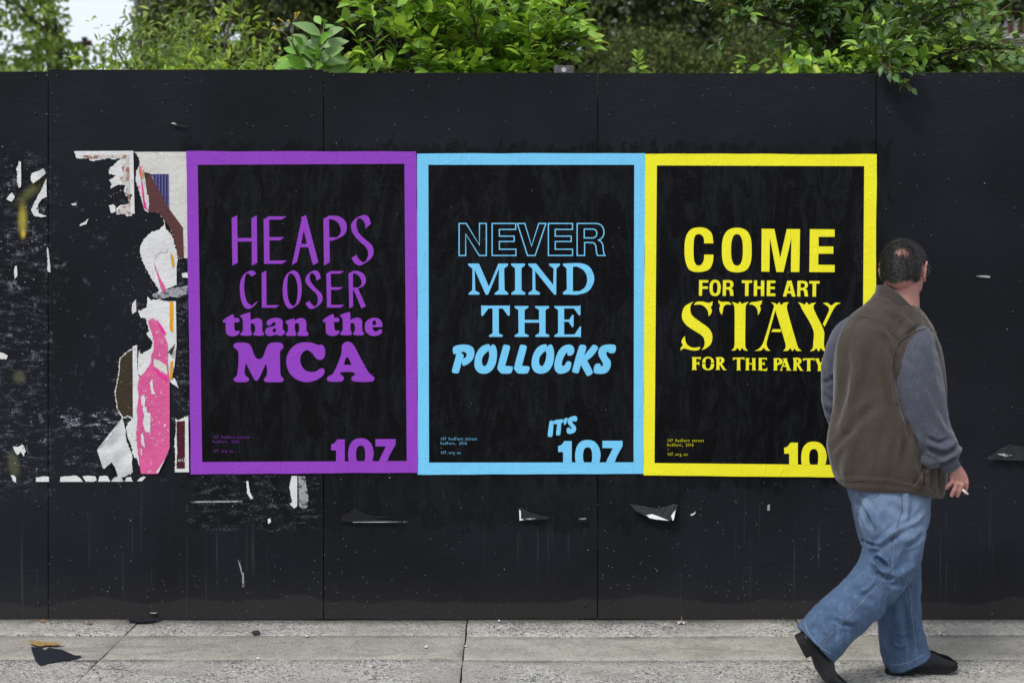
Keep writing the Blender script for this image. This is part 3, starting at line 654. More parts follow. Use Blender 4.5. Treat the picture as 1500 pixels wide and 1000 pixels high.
torn('torn_poster', 'cream poster with blue striped window and brown diagonal, left of the purple poster', 'torn poster',
 '196,222.5k 274,222.5k 277,378k 268,378 262,380 260,370 256,350 248,330 238,318 232,311 219,311 210,290 206,265 205,245 205,235 200,226', M_CREAM, -.0016, GR,
 [('striped_print', '219,255k 247.5,255k 248,306 240,293 230,273 223,258', M_STRIPE, .1), ('brown_print', '212,252 220,254k 248,306k 268,333k 269.5,378k 262,378k 258,360 254,345 248,331 238,318 232,311 219,311 217,292 214,270', M_BROWN, .4),
  ('grey_print', '211,253 218,254k 216,262 213,262', M_OLIVE, .3)], seed=3)
torn('torn_poster', 'narrow torn white strip smeared with hot pink beside the brown diagonal', 'torn poster',
 '206,238 210,250 209,262 214,275 218,290 219,300 217,312 212,307 207,290 203,275 199,265 200,252 204,243', M_PINKDOT, -.0046, GR,
 [('pink_print', '205,240 208,248 208,262 211,280 212,292 217,309 211,304 209,285 207,262 204,250', M_HOT, .7), ('orange_print', '206,246 209,250 210,260 207,258', M_ORANGE, .4)], seed=4)
torn('torn_poster', 'torn white poster piece with pink streak and rounded ragged left edge, halfway up the boards', 'torn poster',
 '241,321 243,335 250,341 255,353 259,370 261,380 259,390k 259,418 250,421 240,424 232,432 233,424 224,410 215,395 208,380 205,367 208,355 214,347 222,340 232,337 240,330', M_WHITE, -.0042, GR,
 [('pink_print', '226,384 229,392 234,405 240,416 244,424 238,428 234,415 230,400 227,392', M_PINK, .8), ('pink_splash', '236,358 241,352 242,360 245,362 246,368 240,371 236,368 231,373 226,380 228,372 234,366', M_PINKDOT, .8),
  ('orange_print', '250,369 254,376 256,388 253,392 251,380', M_ORANGE, .3)], seed=5)
PK = torn('torn_poster', 'long bright pink torn poster strip running down beside the purple poster', 'torn poster',
 '217,434 222,440 232,438 245,441k 258,441k 259,505k 256,535 252,553 247,558 240,560 225,545 206,550 202,545 203,520 203,514 208,518 214,514 222,510 224,500 219,495 215,488 219,485 216,475 214,466 206,464 203,455 210,452 215,450', M_WHITE, -.0042, GR,
 [('orange_print', '249,441.5k 254,441.5k 254,487k 249,483k', M_ORANGE, .1), ('orange_print', '250,530k 254,528 253,553 249,556', M_ORANGE, .1)], seed=6)
tagc = lambda x, yy: (.012 * max(0, (yy - 655) / 38) * max(0, (x - 228) / 20)) if yy > 655 else 0
link('pink_print', sheet(jag('217,470 224,466 230,470 238,485 243,495 246,505 246,530 249,560k 249,655k 244,668 232,693k 207,693 204,672 201,650 200,632 202,615 201,600 204,580 202,565 205,552 212,545 222,530 222,520 226,510 226,500 222,485', .9, 7), -.0062, tagc), PK, M_PINK, True)
for i, s_ in enumerate(('207,580 212,577 214,585 212,598 208,592', '209,597 215,595 216,603 221,605 221,632 214,632 210,620 212,608', '220,560 224,555 225,570 229,577 223,577', '207,635 210,633 213,655 208,650', '206,655 209,658 208,668')):
    link('bare_patch', sheet(jag(s_, 1.0, 20 + i), -.0076, None), PK, M_WHITE, True)
for i, s_ in enumerate(('229,466 238,478 244,488 241,490 234,478', '224,538 235,545 245,552 245,559 236,552')):
    link('hot_pink_print', sheet(jag(s_, .6, 30 + i), -.0078, None), PK, M_HOT, True)
link('white_scrap', sheet(jag('226,525 235,528 245,535 246,548 236,543 226,535', .8, 33), -.0072), PK, M_CREAM, True)
link('folded_corner', sheet(jag('247,515 258,503k 253,520', .3, 34), -.0085, lambda x, y_: .006), PK, M_OLIVE, True)
link('folded_corner', sheet(jag('244,670 249,660k 233,692 230,690', .3, 36), -.012, lambda x, y_: .006), PK, M_CREAM, True)
torn('torn_poster', 'white torn backing with straight white margin left of the pink strip', 'torn poster',
 '194.5,507k 201,505k 201.5,545 204,552 203,600 202,640 205,665 208,690 201,672 196,668 192,650 187,640 184,628 190,616 195,614k', M_WHITE, -.0030, GR, seed=8)
torn('torn_poster', 'dark brown poster piece with torn curved left edge beside the white margin', 'torn poster',
 '194,510k 194.5,614 188,610 180,613 172,600 168,575 171,560 174,545 175,525 180,520 188,513', M_CREAM, -.0018, GR,
 [('brown_print', '194,512k 194.5,611 188,608 181,610 173,599 169.5,575 172.5,560 175.5,545 176.5,526 181,521 188,515', M_OLIVE, 1.0)], seed=9)
def flapc(x, yy):
    t = max(0, (192 - x) / 45.0); return .050 * t ** 1.3 + .006 * mnoise.noise(Vector((x * .06, yy * .05, 3))) + .004 * math.exp(-((x - 160 - (yy - 640) * .3) / 3) ** 2)
torn('paper_flap', 'large loose white paper flap hanging off the boards above the scrap row', 'paper flap',
 '180,611k 147,656k 155,683k 157,684 166,675 171,684 175,697 183,698 190,693 195,700 194,682 194,665 186,645 184,625', M_WHITE, -.0035, GR, curl=flapc, amp=.8, seed=10)
mt = torn('torn_poster', 'maroon poster remnant with white margin and bracketed letters, low beside the purple poster', 'torn poster',
 '276,609k 277,691k 256,691 257,672 256,650 258,625 257,612 262,615 270,610', M_WHITE, -.0026, GR,
 [('maroon_print', '259,617 271,616k 271,685.5k 259,685.5 260,660 259,640', M_MAROON, .7)], seed=11)
typed(mt, M_WHITE, -.0052, 262.5, 675, 'uct]', 2.6, 5)
SCR = 'torn white scraps left from an old poster'
for i, (lb, s_) in enumerate([
 ('long thin white scrap high on the leftmost board', '28,236k 31,237k 31.5,268 31,274 28,275 25,265 26,255 24,247 27,242'),
 ('rolled white scrap beside the seam above the yellow spray', '47,254 57,251 65,247k 68,254 60,262 50,269 45,263'),
 ('jagged white scrap against the seam right of the yellow spray', '60,280 68,262 69,288k 61,292 56,300 57,312 69,317 60,318 50,316 46,308 50,298 54,290'),
 ('ragged white scrap left of the yellow spray streak', '10,292 14,285 18,282 22,288 18,296 12,293'),
 ('thin white sliver beside the seam below the yellow spray', '69,362k 71,364k 74,390 74,399 70,397 70,380'),
 ('narrow white sliver low on the leftmost board under the yellow streak', '22,390 25,389k 26,403 23,408 21,402'),
 ('white chip left of the horizontal grey smear beside the pink strip', '195,443 199.5,438k 200,456 194,460 193,450'),
 ('ragged white scrap just above the torn bottom row on the leftmost board', '19,653 26,654 34,651 38,660 35,668 31,661 26,666 22,661'),
 ('small pale pink scrap at the left edge of the picture', '-4,514 6,517 12,521 10,526 -4,525'),
 ('white square chip touching the purple border near the grey smear', '267,400 275.5,399 275.5,407k 267,406'),
 ('small white triangle beside the foot of the orange stripe', '247,557 256,553 262,568 253,562'),
 ('thin white torn strip below the purple poster', '427,696.5k 435.5,696.5k 435.5,740 431,744 424,737 428,735 426,725 424,712 426,703'),
 ('pale chip by the brown print corner', '160,301 166,299 170,303 169,311 163,312 161,306'),
 ('small twin white specks on the second board', '104,299 107,298 112,297 112,301 107,301'),
 ('slanting pale scuff on the second board below the twin specks', '116,330 124,325 130,320 127,328 118,331'),
 ('small white scrap at the bottom of the leftmost board', '16,696 20,695 24,699 24,706 20,704'),
]):
    torn('paper_scrap', lb, 'paper scrap', s_, M_PINKDOT if 'pink' in lb else M_WHITE, -.0032, SCR, amp=.9, seed=40 + i,
         curl=(lambda x, y_: .012 * abs(math.sin((x - 45) * .13))) if 'rolled' in lb else None)
rowl = ['leftmost', 'second', 'third', 'fourth', 'fifth', 'sixth', 'rightmost']
for i, s_ in enumerate(['53,705k 53,699 58,698 63,697 69,697 72,698k 72,705k', '88,705k 89,698 95,697 100,697 106,696 112,696 118,700 122,705k', '121,697 130,696 140,697 142,702 138,705k 126,704.8k', '144,704.8k 146,697 154,696 158,697 162,704.8k',
    '163,704.8k 167,699 172,697 178,698 182,704.8k', '183,704.5k 185,699 192,698 195,704.5k', '201,704k 205,700 210,697 214,698 208,704k']):
    torn('poster_edge', rowl[i] + ' white scrap of the torn row along the old poster foot', 'poster edge', s_, M_WHITE, -.003, 'white scraps in a row along the old poster foot', amp=.6, seed=70 + i)
# loose glossy film and paper lifting off below the new posters
torn('film_flap', 'curled black film flap with white underside hanging below the yellow poster', 'film flap',
 '922,737 940,740 960,743 975,741 988,737 993,740 990,748 984,757 980,760 965,759 945,754 930,746', M_TAPE, -.003, None,
 [('white_underside', '946,752 955,751 972,757 978,759.5 960,758 950,756', M_WHITE, .2), ('white_underside', '982,753 989,745 986,757 984,760', M_WHITE, .2)], curl=lambda x, yy: .03 * max(0, (yy - 737) / 20), amp=.5, seed=90)
torn('film_flap', 'black film corner with white torn edge under the blue poster', 'film flap', '760,744 764,742 775,749 790,753 806,756 800,759 761,761.5', M_TAPE, -.003, None,
 [('white_edge', '760.5,745k 763,748 763,758 768,760 761,761k', M_WHITE, .3), ('white_edge', '770,757.5 786,757.5 780,759.5 770,759.5', M_DULL, .3)], curl=lambda x, yy: .012 * max(0, (yy - 742) / 20), amp=.5, seed=91)
torn('film_flap', 'small square black film tab by the board seam', 'film flap', '846,755 860,755 859,763 847,762', M_TAPE, -.004, None, [('white_edge', '848,758 858,757 858,759 849,759.5', M_DULL, .3)], curl=lambda x, yy: .01, amp=.4, seed=92)
torn('film_flap', 'long thin black film strip lifting along the line under the purple poster', 'film flap', '500,755 505,752 512,750 520,742 530,749 545,754 580,755 565,757 540,758 600,763 515,764 502,762', M_TAPE, -.003, None,
 [('white_edge', '517,763k 560,762.4 600,763 560,764 517,764', M_DULL, .2)], curl=lambda x, yy: .008, amp=.7, seed=93)
torn('film_flap', 'wide crumpled black film flap low on the board at the right edge', 'film flap', '1440,671 1452,664 1466,655 1478,650 1500,654 1540,660 1540,672 1480,673', M_TAPE, -.003, None,
 [('white_edge', '1458,664 1468,663 1482,666 1470,667', M_DULL, .5)], curl=lambda x, yy: .016 * max(0, (yy - 648) / 22) * (1 + .3 * math.sin(x * .3)), amp=.8, seed=94)
torn('film_flap', 'small crumpled black film tuft above the purple poster', 'film flap', '250,181 256,178 266,183 280,185 270,187 258,185', M_TAPE, -.003, None, [('white_edge', '251,181 256,180 260,183', M_CREAM, .2)], curl=lambda x, yy: .008, amp=.4, seed=95)

torn('torn_strip', 'thin dull white torn line across the boards under the purple poster', 'torn strip', '279,734 300,733 340,732.5 356,733 352,735 310,735.5 280,736', M_DULL, -.0025, None, amp=.5, seed=101)
torn('torn_strip', 'grey scuffed paper patch beside the thin white strip below the purple poster', 'torn strip', '437,697 447,697 449,712 452,728 450,742 444,746 438,740', M_DULL, -.0024, None, amp=1.2, seed=102)
torn('torn_strip', 'grey scraped paper band joining the torn pieces beside the purple border', 'torn strip', '222,431 240,425 258,421 275,418 275,430 262,436 250,434 236,438 226,436', M_DULL, -.0034, None, amp=1.4, seed=103)
torn('paint_drip', 'pale forked paint drip low on the second board', 'paint drip', '348,818 351,822 355,836 357,838 358,852 359,859 355,859 355,845 352,832', M_DULL, -.0022, None, amp=.5, seed=104)
torn('paper_scrap', 'white ragged scrap left of the thin strip under the purple poster', 'paper scrap', '361,704 364,704 366,720 371,729 368,731 362,722', M_WHITE, -.0024, SCR, amp=.8, seed=105)
torn('paper_scrap', 'small white scrap under the crossing torn line below the purple poster', 'paper scrap', '392,760 396,758 397,764 393,767', M_WHITE, -.0024, SCR, amp=.6, seed=106)
torn('paper_scrap', 'white fleck like a tick right of the curled black flap', 'paper scrap', '1011,753 1016,751 1019,748 1018,752 1013,755', M_WHITE, -.0024, SCR, amp=.3, seed=107)
torn('paper_scrap', 'white upright fleck below the yellow poster right of the curled flap', 'paper scrap', '1124,739 1128,738 1127,748 1124,747', M_DULL, -.0024, SCR, amp=.4, seed=108)
torn('paper_scrap', 'bright white chip on the right edge of the black board level with the head', 'paper scrap', '1430,404 1440,403 1450,404 1450,407 1436,406', M_DULL, -.0024, SCR, amp=.6, seed=109)
# crumbs of paper still stuck round the torn bills, too many and too small to count
cb_ = MB(); rc = random.Random(77)
def crumb(x, y_, r_):
    n = rc.randint(3, 6); pts = [((x + r_ * rc.uniform(.4, 1.3) * math.cos(6.283 * i / n) - 750) / S, -.0052, (908 - y_ - r_ * rc.uniform(.4, 1.3) * math.sin(6.283 * i / n)) / S) for i in range(n)]
    cb_.add(pts, [tuple(range(n))])
for (x0, y0, x1, y1, n, r1) in ((2, 230, 72, 470, 120, 1.5), (2, 470, 72, 715, 90, 1.4), (150, 235, 205, 330, 60, 1.3), (190, 430, 215, 560, 50, 1.1), (195, 330, 235, 440, 60, 1.0), (255, 380, 276, 620, 60, 1.2), (160, 600, 205, 700, 60, 1.3), (85, 600, 175, 700, 45, .9), (285, 700, 460, 775, 70, 1.0), (925, 700, 1180, 780, 45, .9), (500, 700, 870, 770, 40, .8), (200, 690, 225, 702, 14, 1.3)):
    for _ in range(int(n * .55)): crumb(rc.gauss((x0 + x1) / 2, (x1 - x0) / 3.4), rc.gauss((y0 + y1) / 2, (y1 - y0) / 3.4), r1 * rc.uniform(.25, 1) ** 1.5)
tag(cb_.build('paper_crumbs', M_DULL, HO), kind='stuff')
# ------------------------------------------------------------------ plants
def leaf_mat(name, stops, rough=.45, tr=.28, spec=.35):
    g = G(name); oi = g.n('ObjectInfo').outputs['Random']; ri = g.n('NewGeometry').outputs['Random Per Island']
    f = g.m('FRACT', g.m('ADD', g.m('MULTIPLY', oi, 7.31), ri))
    col = g.ramp(f, stops)
    tx = g.obj(); nz = g.noise(tx, 30, 3); col = g.mix(g.m('MULTIPLY', g.mr(nz, .4, .7), .3), col, (.03, .06, .012))
    tc = g.mix(.35, col, (.30, .42, .02))
    return g.out(col, rough, spec, g.bump(nz, .25, .002), transl=(tr, tc))
ML_BRIGHT = leaf_mat('bright_leaf', [(0, (0.097, 0.211, 0.030)), (.3, (0.179, 0.356, 0.036)), (.6, (0.276, 0.502, 0.048)), (.85, (0.442, 0.686, 0.060)), (1, (0.607, 0.739, 0.108))])
ML_DARK = leaf_mat('deep_green_leaf', [(0, (0.035, 0.075, 0.023)), (.35, (0.061, 0.133, 0.032)), (.65, (0.096, 0.192, 0.043)), (.88, (0.174, 0.316, 0.043)), (1, (0.295, 0.467, 0.058))], .38, .2, .45)
ML_GLAUC = leaf_mat('grey_green_leaf', [(0, (.17, .34, .10)), (.3, (.30, .44, .20)), (.5, (.16, .38, .04)), (.8, (.26, .50, .05)), (1, (.38, .50, .30))], .5, .2)
ML_YOUNG = leaf_mat('yellow_green_leaf', [(0, (0.120, 0.224, 0.026)), (.4, (0.224, 0.374, 0.033)), (.75, (0.359, 0.508, 0.046)), (1, (0.523, 0.628, 0.078))], .5, .38)
ML_MID = leaf_mat('mid_green_leaf', [(0, (0.078, 0.140, 0.033)), (.4, (0.146, 0.225, 0.050)), (.75, (0.234, 0.356, 0.066)), (1, (0.390, 0.506, 0.099))], .5, .3)
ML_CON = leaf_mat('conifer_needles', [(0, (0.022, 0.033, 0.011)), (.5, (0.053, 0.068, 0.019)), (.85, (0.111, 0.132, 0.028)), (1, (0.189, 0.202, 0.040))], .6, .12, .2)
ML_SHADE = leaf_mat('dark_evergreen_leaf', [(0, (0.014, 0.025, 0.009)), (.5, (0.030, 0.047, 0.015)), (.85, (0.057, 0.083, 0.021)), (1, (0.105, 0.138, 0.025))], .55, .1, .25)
M_BARK = simple('brown_bark', (.085, .062, .045), .85, .2, .5, 25, .6); M_DBARK = simple('dark_bark', (.04, .032, .026), .9, .2, .5, 18, .7)
M_TWIG = simple('green_twig', (.11, .12, .04), .6, .3, .3, 30)
def leaf_template(w=.46, fold=.10, droop=.12, n=5, twist=0):
    """unit-length pointed leaf along +X with a raised fold each side of the midrib and a short stalk"""
    V = [(-.12, 0, .01), (0, 0, 0)]; F_ = []
    prof = [(.16, .62), (.38, 1.0), (.60, .88), (.80, .50), (1.0, 0)]
    for t, s_ in prof:
        z = -droop * t * t; hw = w * .5 * s_
        if s_ == 0: V.append((t, 0, z))
        else: V += [(t, -hw, z + fold * s_ * .8), (t, 0, z), (t, hw, z + fold * s_ + twist * t)]
    F_ += [(1, 2, 3), (1, 3, 4)]
    for i in range(3):
        a = 2 + 3 * i; F_ += [(a, a+3, a+4, a+1), (a+1, a+4, a+5, a+2)]
    F_ += [(11, 14, 12), (12, 14, 13)]
    F_ += [(0, 1, 4)]
    return np.array(V, float), F_
LT = [leaf_template(.58, .08, .10), leaf_template(.52, .14, .22), leaf_template(.62, .05, .05, twist=.08), leaf_template(.48, .12, .35, twist=-.06)]
LN = [leaf_template(.30, .06, .12), leaf_template(.26, .10, .30), leaf_template(.34, .05, .2, twist=.05)]
LF = [(np.array([(0, 0, 0), (.45, -.22, .06), (.45, 0, 0), (.45, .22, .06), (1, 0, -.15)]), [(0, 1, 2), (0, 2, 3), (1, 4, 2), (2, 4, 3)]), (np.array([(0, 0, 0), (.5, -.2, .1), (.5, 0, 0), (.5, .2, .03), (1, .05, -.3)]), [(0, 1, 2), (0, 2, 3), (1, 4, 2), (2, 4, 3)])]
LR = [leaf_template(.70, .06, .12), leaf_template(.62, .10, .22)]
def frame_(d, up, roll):
    d = d.normalized(); y = up.cross(d)
    if y.length < .05: y = Vector((0, 1, 0)).cross(d)
    y.normalize(); z = d.cross(y)
    m = Matrix((d, y, z)).transposed()
    return m @ Matrix.Rotation(roll, 3, 'X')
def to_tris(F_):
    o = []
    for f in F_:
        o.append(f[:3])
        if len(f) == 4: o.append((f[0], f[2], f[3]))
    return np.array(o)
def joined(name, leaves, temps, mat, parent, kind='stuff'):
    """leaves: (pos, 3x3, size, template index) -> one mesh"""
    Vs = []; Fs = []; off = 0
    for ti, (tv, tf) in enumerate(temps):
        L = [l for l in leaves if l[3] % len(temps) == ti]
        if not L: continue
        Mx = np.array([np.array(l[1]) * l[2] for l in L]); Tp = np.array([tuple(l[0]) for l in L])
        V = np.einsum('nij,vj->nvi', Mx, tv) + Tp[:, None, :]
        f = to_tris(tf); Fa = f[None] + (np.arange(len(L)) * len(tv))[:, None, None] + off
        Vs.append(V.reshape(-1, 3)); Fs.append(Fa.reshape(-1, 3)); off += len(L) * len(tv)
    o = link(name, npmesh(np.concatenate(Vs), np.concatenate(Fs), name), parent, mat, True)
    return tag(o, kind=kind)
def proj(p):
    s = F / (D + p.y); return 750 + p.x * s, 372 + (H - p.z) * s, s
def plant(name, label, cat, group, stems, mat, size, temps, twig_every=.07, twig_len=.25, leaf_gap=.05, single=300, bark=M_BARK, region=None, seed=0, fall=.35, r0=.012, flat=.5, singles=True, up=.25, extra=None):
    rr = random.Random(seed); base = stems[0][0].copy(); t = empty(name, (base.x, base.y, 0)); tag(t, label, cat, group)
    wood = MB(); lv = []
    def leaves_on(a, b, n_, sz):
        d = (b - a)
        for i in range(n_):
            u = (i + .6) / n_; p = a.lerp(b, u); side = 1 if i % 2 else -1
            sd = d.normalized().cross(Vector((rr.uniform(-.4, .4), rr.uniform(-.4, .4), 1))).normalized() * side
            dr = (d.normalized() * rr.uniform(.5, 1.1) + sd * rr.uniform(.6, 1.2) + Vector((0, 0, rr.uniform(-fall, up))))
            if i == n_ - 1: dr = d.normalized() + Vector((0, 0, rr.uniform(-.3, .1)))
            s_ = sz * rr.uniform(.6, 1.15) * (1 - .3 * abs(u - .5))
            nrm = Vector((rr.uniform(-flat, flat), rr.uniform(-flat, flat) - .25, 1))
            lv.append((p + dr.normalized() * .1 * s_, frame_(dr, nrm, rr.uniform(-.5, .5)), s_, rr.randrange(12)))
    for si, st in enumerate(stems):
        L = sum((st[i+1] - st[i]).length for i in range(len(st) - 1))
        rad = [r0 * (1 - .75 * i / max(1, len(st) - 1)) * (1 if si == 0 else .7) for i in range(len(st))]
        pts = []; 
        wood.tube(st, rad, 6)
        for i in range(len(st) - 1):
            a, b = st[i], st[i+1]; m = max(1, int((b - a).length / twig_every))
            for k_ in range(m):
                q = a.lerp(b, (k_ + rr.random()) / m)
                d = (b - a).normalized(); ax = Vector((rr.gauss(0, 1), rr.gauss(0, 1), rr.gauss(.25, .7)))
                dr = (d * .7 + ax.normalized()).normalized(); ln = twig_len * rr.uniform(.5, 1.25)
                e1 = q + dr * ln * .5; e2 = e1 + (dr + Vector((rr.uniform(-.3, .3), rr.uniform(-.3, .3), rr.uniform(-.25, .2)))).normalized() * ln * .5
                if region and not region(e2): continue
                wood.tube([q, e1, e2], [.0032, .0024, .0014], 4, caps=False)
                nn = max(2, int(ln * .5 / leaf_gap)); leaves_on(q.lerp(e1, .3), e1, nn, size); leaves_on(e1, e2, nn, size)
    if extra: 
        for a, b, n_, sz in extra: wood.tube([a, a.lerp(b, .5), b], [.003, .0024, .0014], 4, caps=False); leaves_on(a, b, n_, sz)
    wood.build('stem', bark, t, True)
    def seen(l):
        px, py, s = proj(l[0]); return 0 < px < 1500 and -8 < py < 150 and (py < 112 or l[0].y < 0)
    vis = [l for l in lv if seen(l)]; rest = [l for l in lv if not seen(l)]
    vis.sort(key=lambda l: l[0].y - l[2] * 6)
    if not singles: rest += vis; vis = []
    rest += vis[single:]; vis = vis[:single]
    tm = []
    for i, (tv, tf) in enumerate(temps):
        me = mesh(tv, tf, 'leaf'); me.materials.append(mat); me.polygons.foreach_set('use_smooth', [True] * len(me.polygons)); tm.append(me)
    pi = Matrix.Translation(t.location).inverted()
    for p, m3, s_, ti in vis:
        o = bpy.data.objects.new('leaf', tm[ti % len(tm)]); COL.objects.link(o); o.parent = t; o.matrix_parent_inverse = pi
        o.matrix_basis = Matrix.LocRotScale(p, m3.to_quaternion(), (s_, s_, s_))
    if rest: joined('foliage', rest, temps, mat, t)
    print('LEAVES', name, len(vis), len(rest))
    return t
def q(px, py, y): return P(px, py, y)
# the big leafy bush that shows over the boards above the blue poster
bush = [[q(700, 900, .75) * 1, q(715, 420, .75), q(722, 170, .72), q(730, 95, .7), q(755, 20, .72), q(790, -80, .8)],
 [q(722, 170, .72), q(690, 95, .6), q(640, 40, .5), q(600, -10, .45), q(560, -70, .4)],
 [q(722, 150, .72), q(660, 110, .45), q(600, 75, .35), q(560, 58, .3), q(532, 62, .28)],
 [q(725, 150, .72), q(650, 125, .4), q(590, 112, .3), q(545, 100, .26)],
 [q(730, 130, .7), q(770, 80, .5), q(815, 40, .42), q(845, 12, .4), q(862, 4, .4)],
 [q(730, 140, .7), q(780, 100, .5), q(825, 70, .42), q(862, 50, .4)],
 [q(700, 120, .7), q(670, 60, .8), q(650, 0, .9), q(640, -70, 1)],
 [q(725, 120, .7), q(700, 60, .4), q(690, 10, .35), q(685, -50, .3)],
 [q(735, 90, .7), q(790, 30, .8), q(830, -20, .9), q(850, -90, .9)],
 [q(640, 60, .55), q(590, 20, .5), q(550, -5, .45), q(520, -25, .45)],
 [q(700, 140, .5), q(640, 115, .35), q(590, 104, .3)], [q(730, 150, .5), q(770, 118, .4), q(800, 102, .35)]]
plant('leafy_bush', 'large bush with glossy bright green leaves rising behind the boards above the blue poster', 'bush', None, bush, ML_BRIGHT, .086, LT,
        .016, .26, .026, 300, seed=3, r0=.011, region=lambda p: p.z < 3.1 and not (proj(p)[0] > 872) and not (proj(p)[0] < 508) and not (proj(p)[1] > 30 and proj(p)[0] < 640 - 1.1 * (100 - proj(p)[1]) and proj(p)[1] < 88) and not (proj(p)[0] > 800 and proj(p)[1] > 82))
# broad-leaved plant with yellow tubular flowers
tob = empty('flowering_shrub', (q(462, 100, .3).x, .3, 0)); tag(tob, 'plant with broad grey green leaves and yellow tube flowers left of the bush', 'shrub')
wd = MB(); wd.tube([q(462, 900, .3), q(462, 150, .3), q(464, 95, .3), q(470, 60, .3), q(476, 35, .3)], [.01, .008, .006, .005, .003], 6)
wd.tube([q(462, 120, .3), q(440, 90, .28), q(428, 62, .27), q(430, 30, .27)], [.006, .005, .004, .002], 5)
wd.tube([q(428, 62, .27), q(418, 50, .27), q(404, 40, .27)], [.003, .002, .0015], 4); wd.tube([q(430, 36, .27), q(436, 27, .27)], [.002, .0015], 4); wd.tube([q(430, 40, .27), q(417, 34, .27)], [.002, .0015], 4)
wd.build('stem', M_TWIG, tob, True)
tl = [(452, 66, 430, 52, 22), (462, 72, 444, 50, 24), (478, 66, 500, 52, 22), (456, 98, 424, 84, 26), (448, 102, 410, 74, 26), (474, 100, 492, 84, 26), (470, 35, 460, 22, 15), (474, 34, 473, 18, 18), (478, 42, 493, 30, 18), (470, 52, 438, 33, 30), (476, 55, 496, 42, 24), (470, 62, 452, 40, 26), (474, 70, 503, 60, 26), (470, 75, 463, 58, 26), (468, 78, 432, 72, 30), (466, 88, 436, 64, 26),
      (470, 92, 481, 76, 22), (474, 96, 500, 88, 34), (478, 92, 506, 88, 24), (462, 88, 448, 92, 24), (455, 92, 446, 74, 26), (440, 80, 405, 62, 22), (442, 86, 428, 58, 24), (440, 96, 396, 82, 32), (445, 100, 420, 92, 28), (452, 104, 436, 106, 26),
      (460, 104, 470, 92, 26), (468, 104, 480, 100, 26), (430, 66, 422, 58, 12), (444, 66, 430, 50, 16), (472, 84, 462, 70, 28), (470, 64, 480, 46, 24), (480, 78, 500, 70, 24), (450, 80, 440, 70, 28), (430, 94, 408, 98, 26), (484, 104, 505, 104, 26)]
lm = [mesh(*leaf_template(.52, .08, .12, twist=.03), 'leaf'), mesh(*leaf_template(.46, .10, .22), 'leaf')]
for m_ in lm: m_.materials.append(ML_GLAUC); m_.polygons.foreach_set('use_smooth', [True] * len(m_.polygons))
for i, (ax, ay, bx_, by, ln) in enumerate(tl):
    rr = random.Random(i); a = q(ax, ay, .3 + rr.uniform(-.03, .03)); b = q(bx_, by, .3 + rr.uniform(-.16, .10)); s_ = ln * 1.5 / 320
    o = bpy.data.objects.new('leaf', lm[i % 2]); COL.objects.link(o); o.parent = tob; o.matrix_parent_inverse = Matrix.Translation(tob.location).inverted()
    o.matrix_basis = Matrix.LocRotScale(a, frame_(b - a, Vector((rr.uniform(-.6, .6), -1.3, .55)), rr.uniform(-.4, .4)).to_quaternion(), (s_, s_, s_))
M_FLOW = simple('yellow_petal', (.80, .60, .12), .5, .3, .25, 40)
for i, (a, b) in enumerate([((408, 45), (398, 41)), ((415, 32), (407, 27)), ((434, 26), (438, 18)), ((432, 28), (433, 19)), ((424, 36), (422, 30)), ((412, 74), (410, 71)), ((436, 42), (434, 37))]):
    A, B = q(a[0], a[1], .27), q(b[0], b[1], .26); fl = MB(); fl.tube([A, A.lerp(B, .55), A.lerp(B, .8), B], [.002, .0026, .0036, .006], 7, caps=False); fl.build('flower', M_FLOW, tob, True)
# little sapling tops peeping over
def small_sprig(name, label, base, top, n_, ln, mat, seed, temps=LR, cat='seedling', y=.2):
    rr = random.Random(seed); t = empty(name, (base[0], y, 0)); A, B = q(base[0], base[1] + 120, y), q(top[0], top[1], y); t.location = (A.x, y, 0); tag(t, label, cat)
    w_ = MB(); w_.tube([Vector((A.x, y, 0)), A, q(base[0], base[1], y), B], [.005, .004, .003, .0012], 5); w_.build('stem', M_TWIG, t, True)
    me = [mesh(v, f, 'leaf') for v, f in temps]
    for m_ in me: m_.materials.append(mat)
    for i in range(n_):
        u = (i + .5) / n_; p = q(base[0] + (top[0] - base[0]) * u, base[1] + (top[1] - base[1]) * u, y); sd = 1 if i % 2 else -1
        dr = Vector((sd * (1 - .5 * u), rr.uniform(-.7, .4), .1 + u * .8)); s_ = ln * (1.15 - .5 * u) * rr.uniform(.8, 1.2)
        o = bpy.data.objects.new('leaf', me[i % len(me)]); COL.objects.link(o); o.parent = t; o.matrix_parent_inverse = Matrix.Translation(t.location).inverted()
        o.matrix_basis = Matrix.LocRotScale(p, frame_(dr, Vector((rr.uniform(-.4, .4), -.9, .9)), rr.uniform(-.5, .5)).to_quaternion(), (s_, s_, s_))
    return t
small_sprig('sapling', 'small yellow green sapling tip over the boards above the yellow poster', (937, 112), (933, 78), 11, .05, ML_YOUNG, 5)
small_sprig('seedling', 'tiny yellow green shoot just topping the boards right of the sapling', (1077, 112), (1079, 98), 4, .03, ML_YOUNG, 6)
small_sprig('seedling', 'low light green sprig above the second panel beside the shrub', (408, 110), (398, 96), 5, .05, ML_YOUNG, 8)
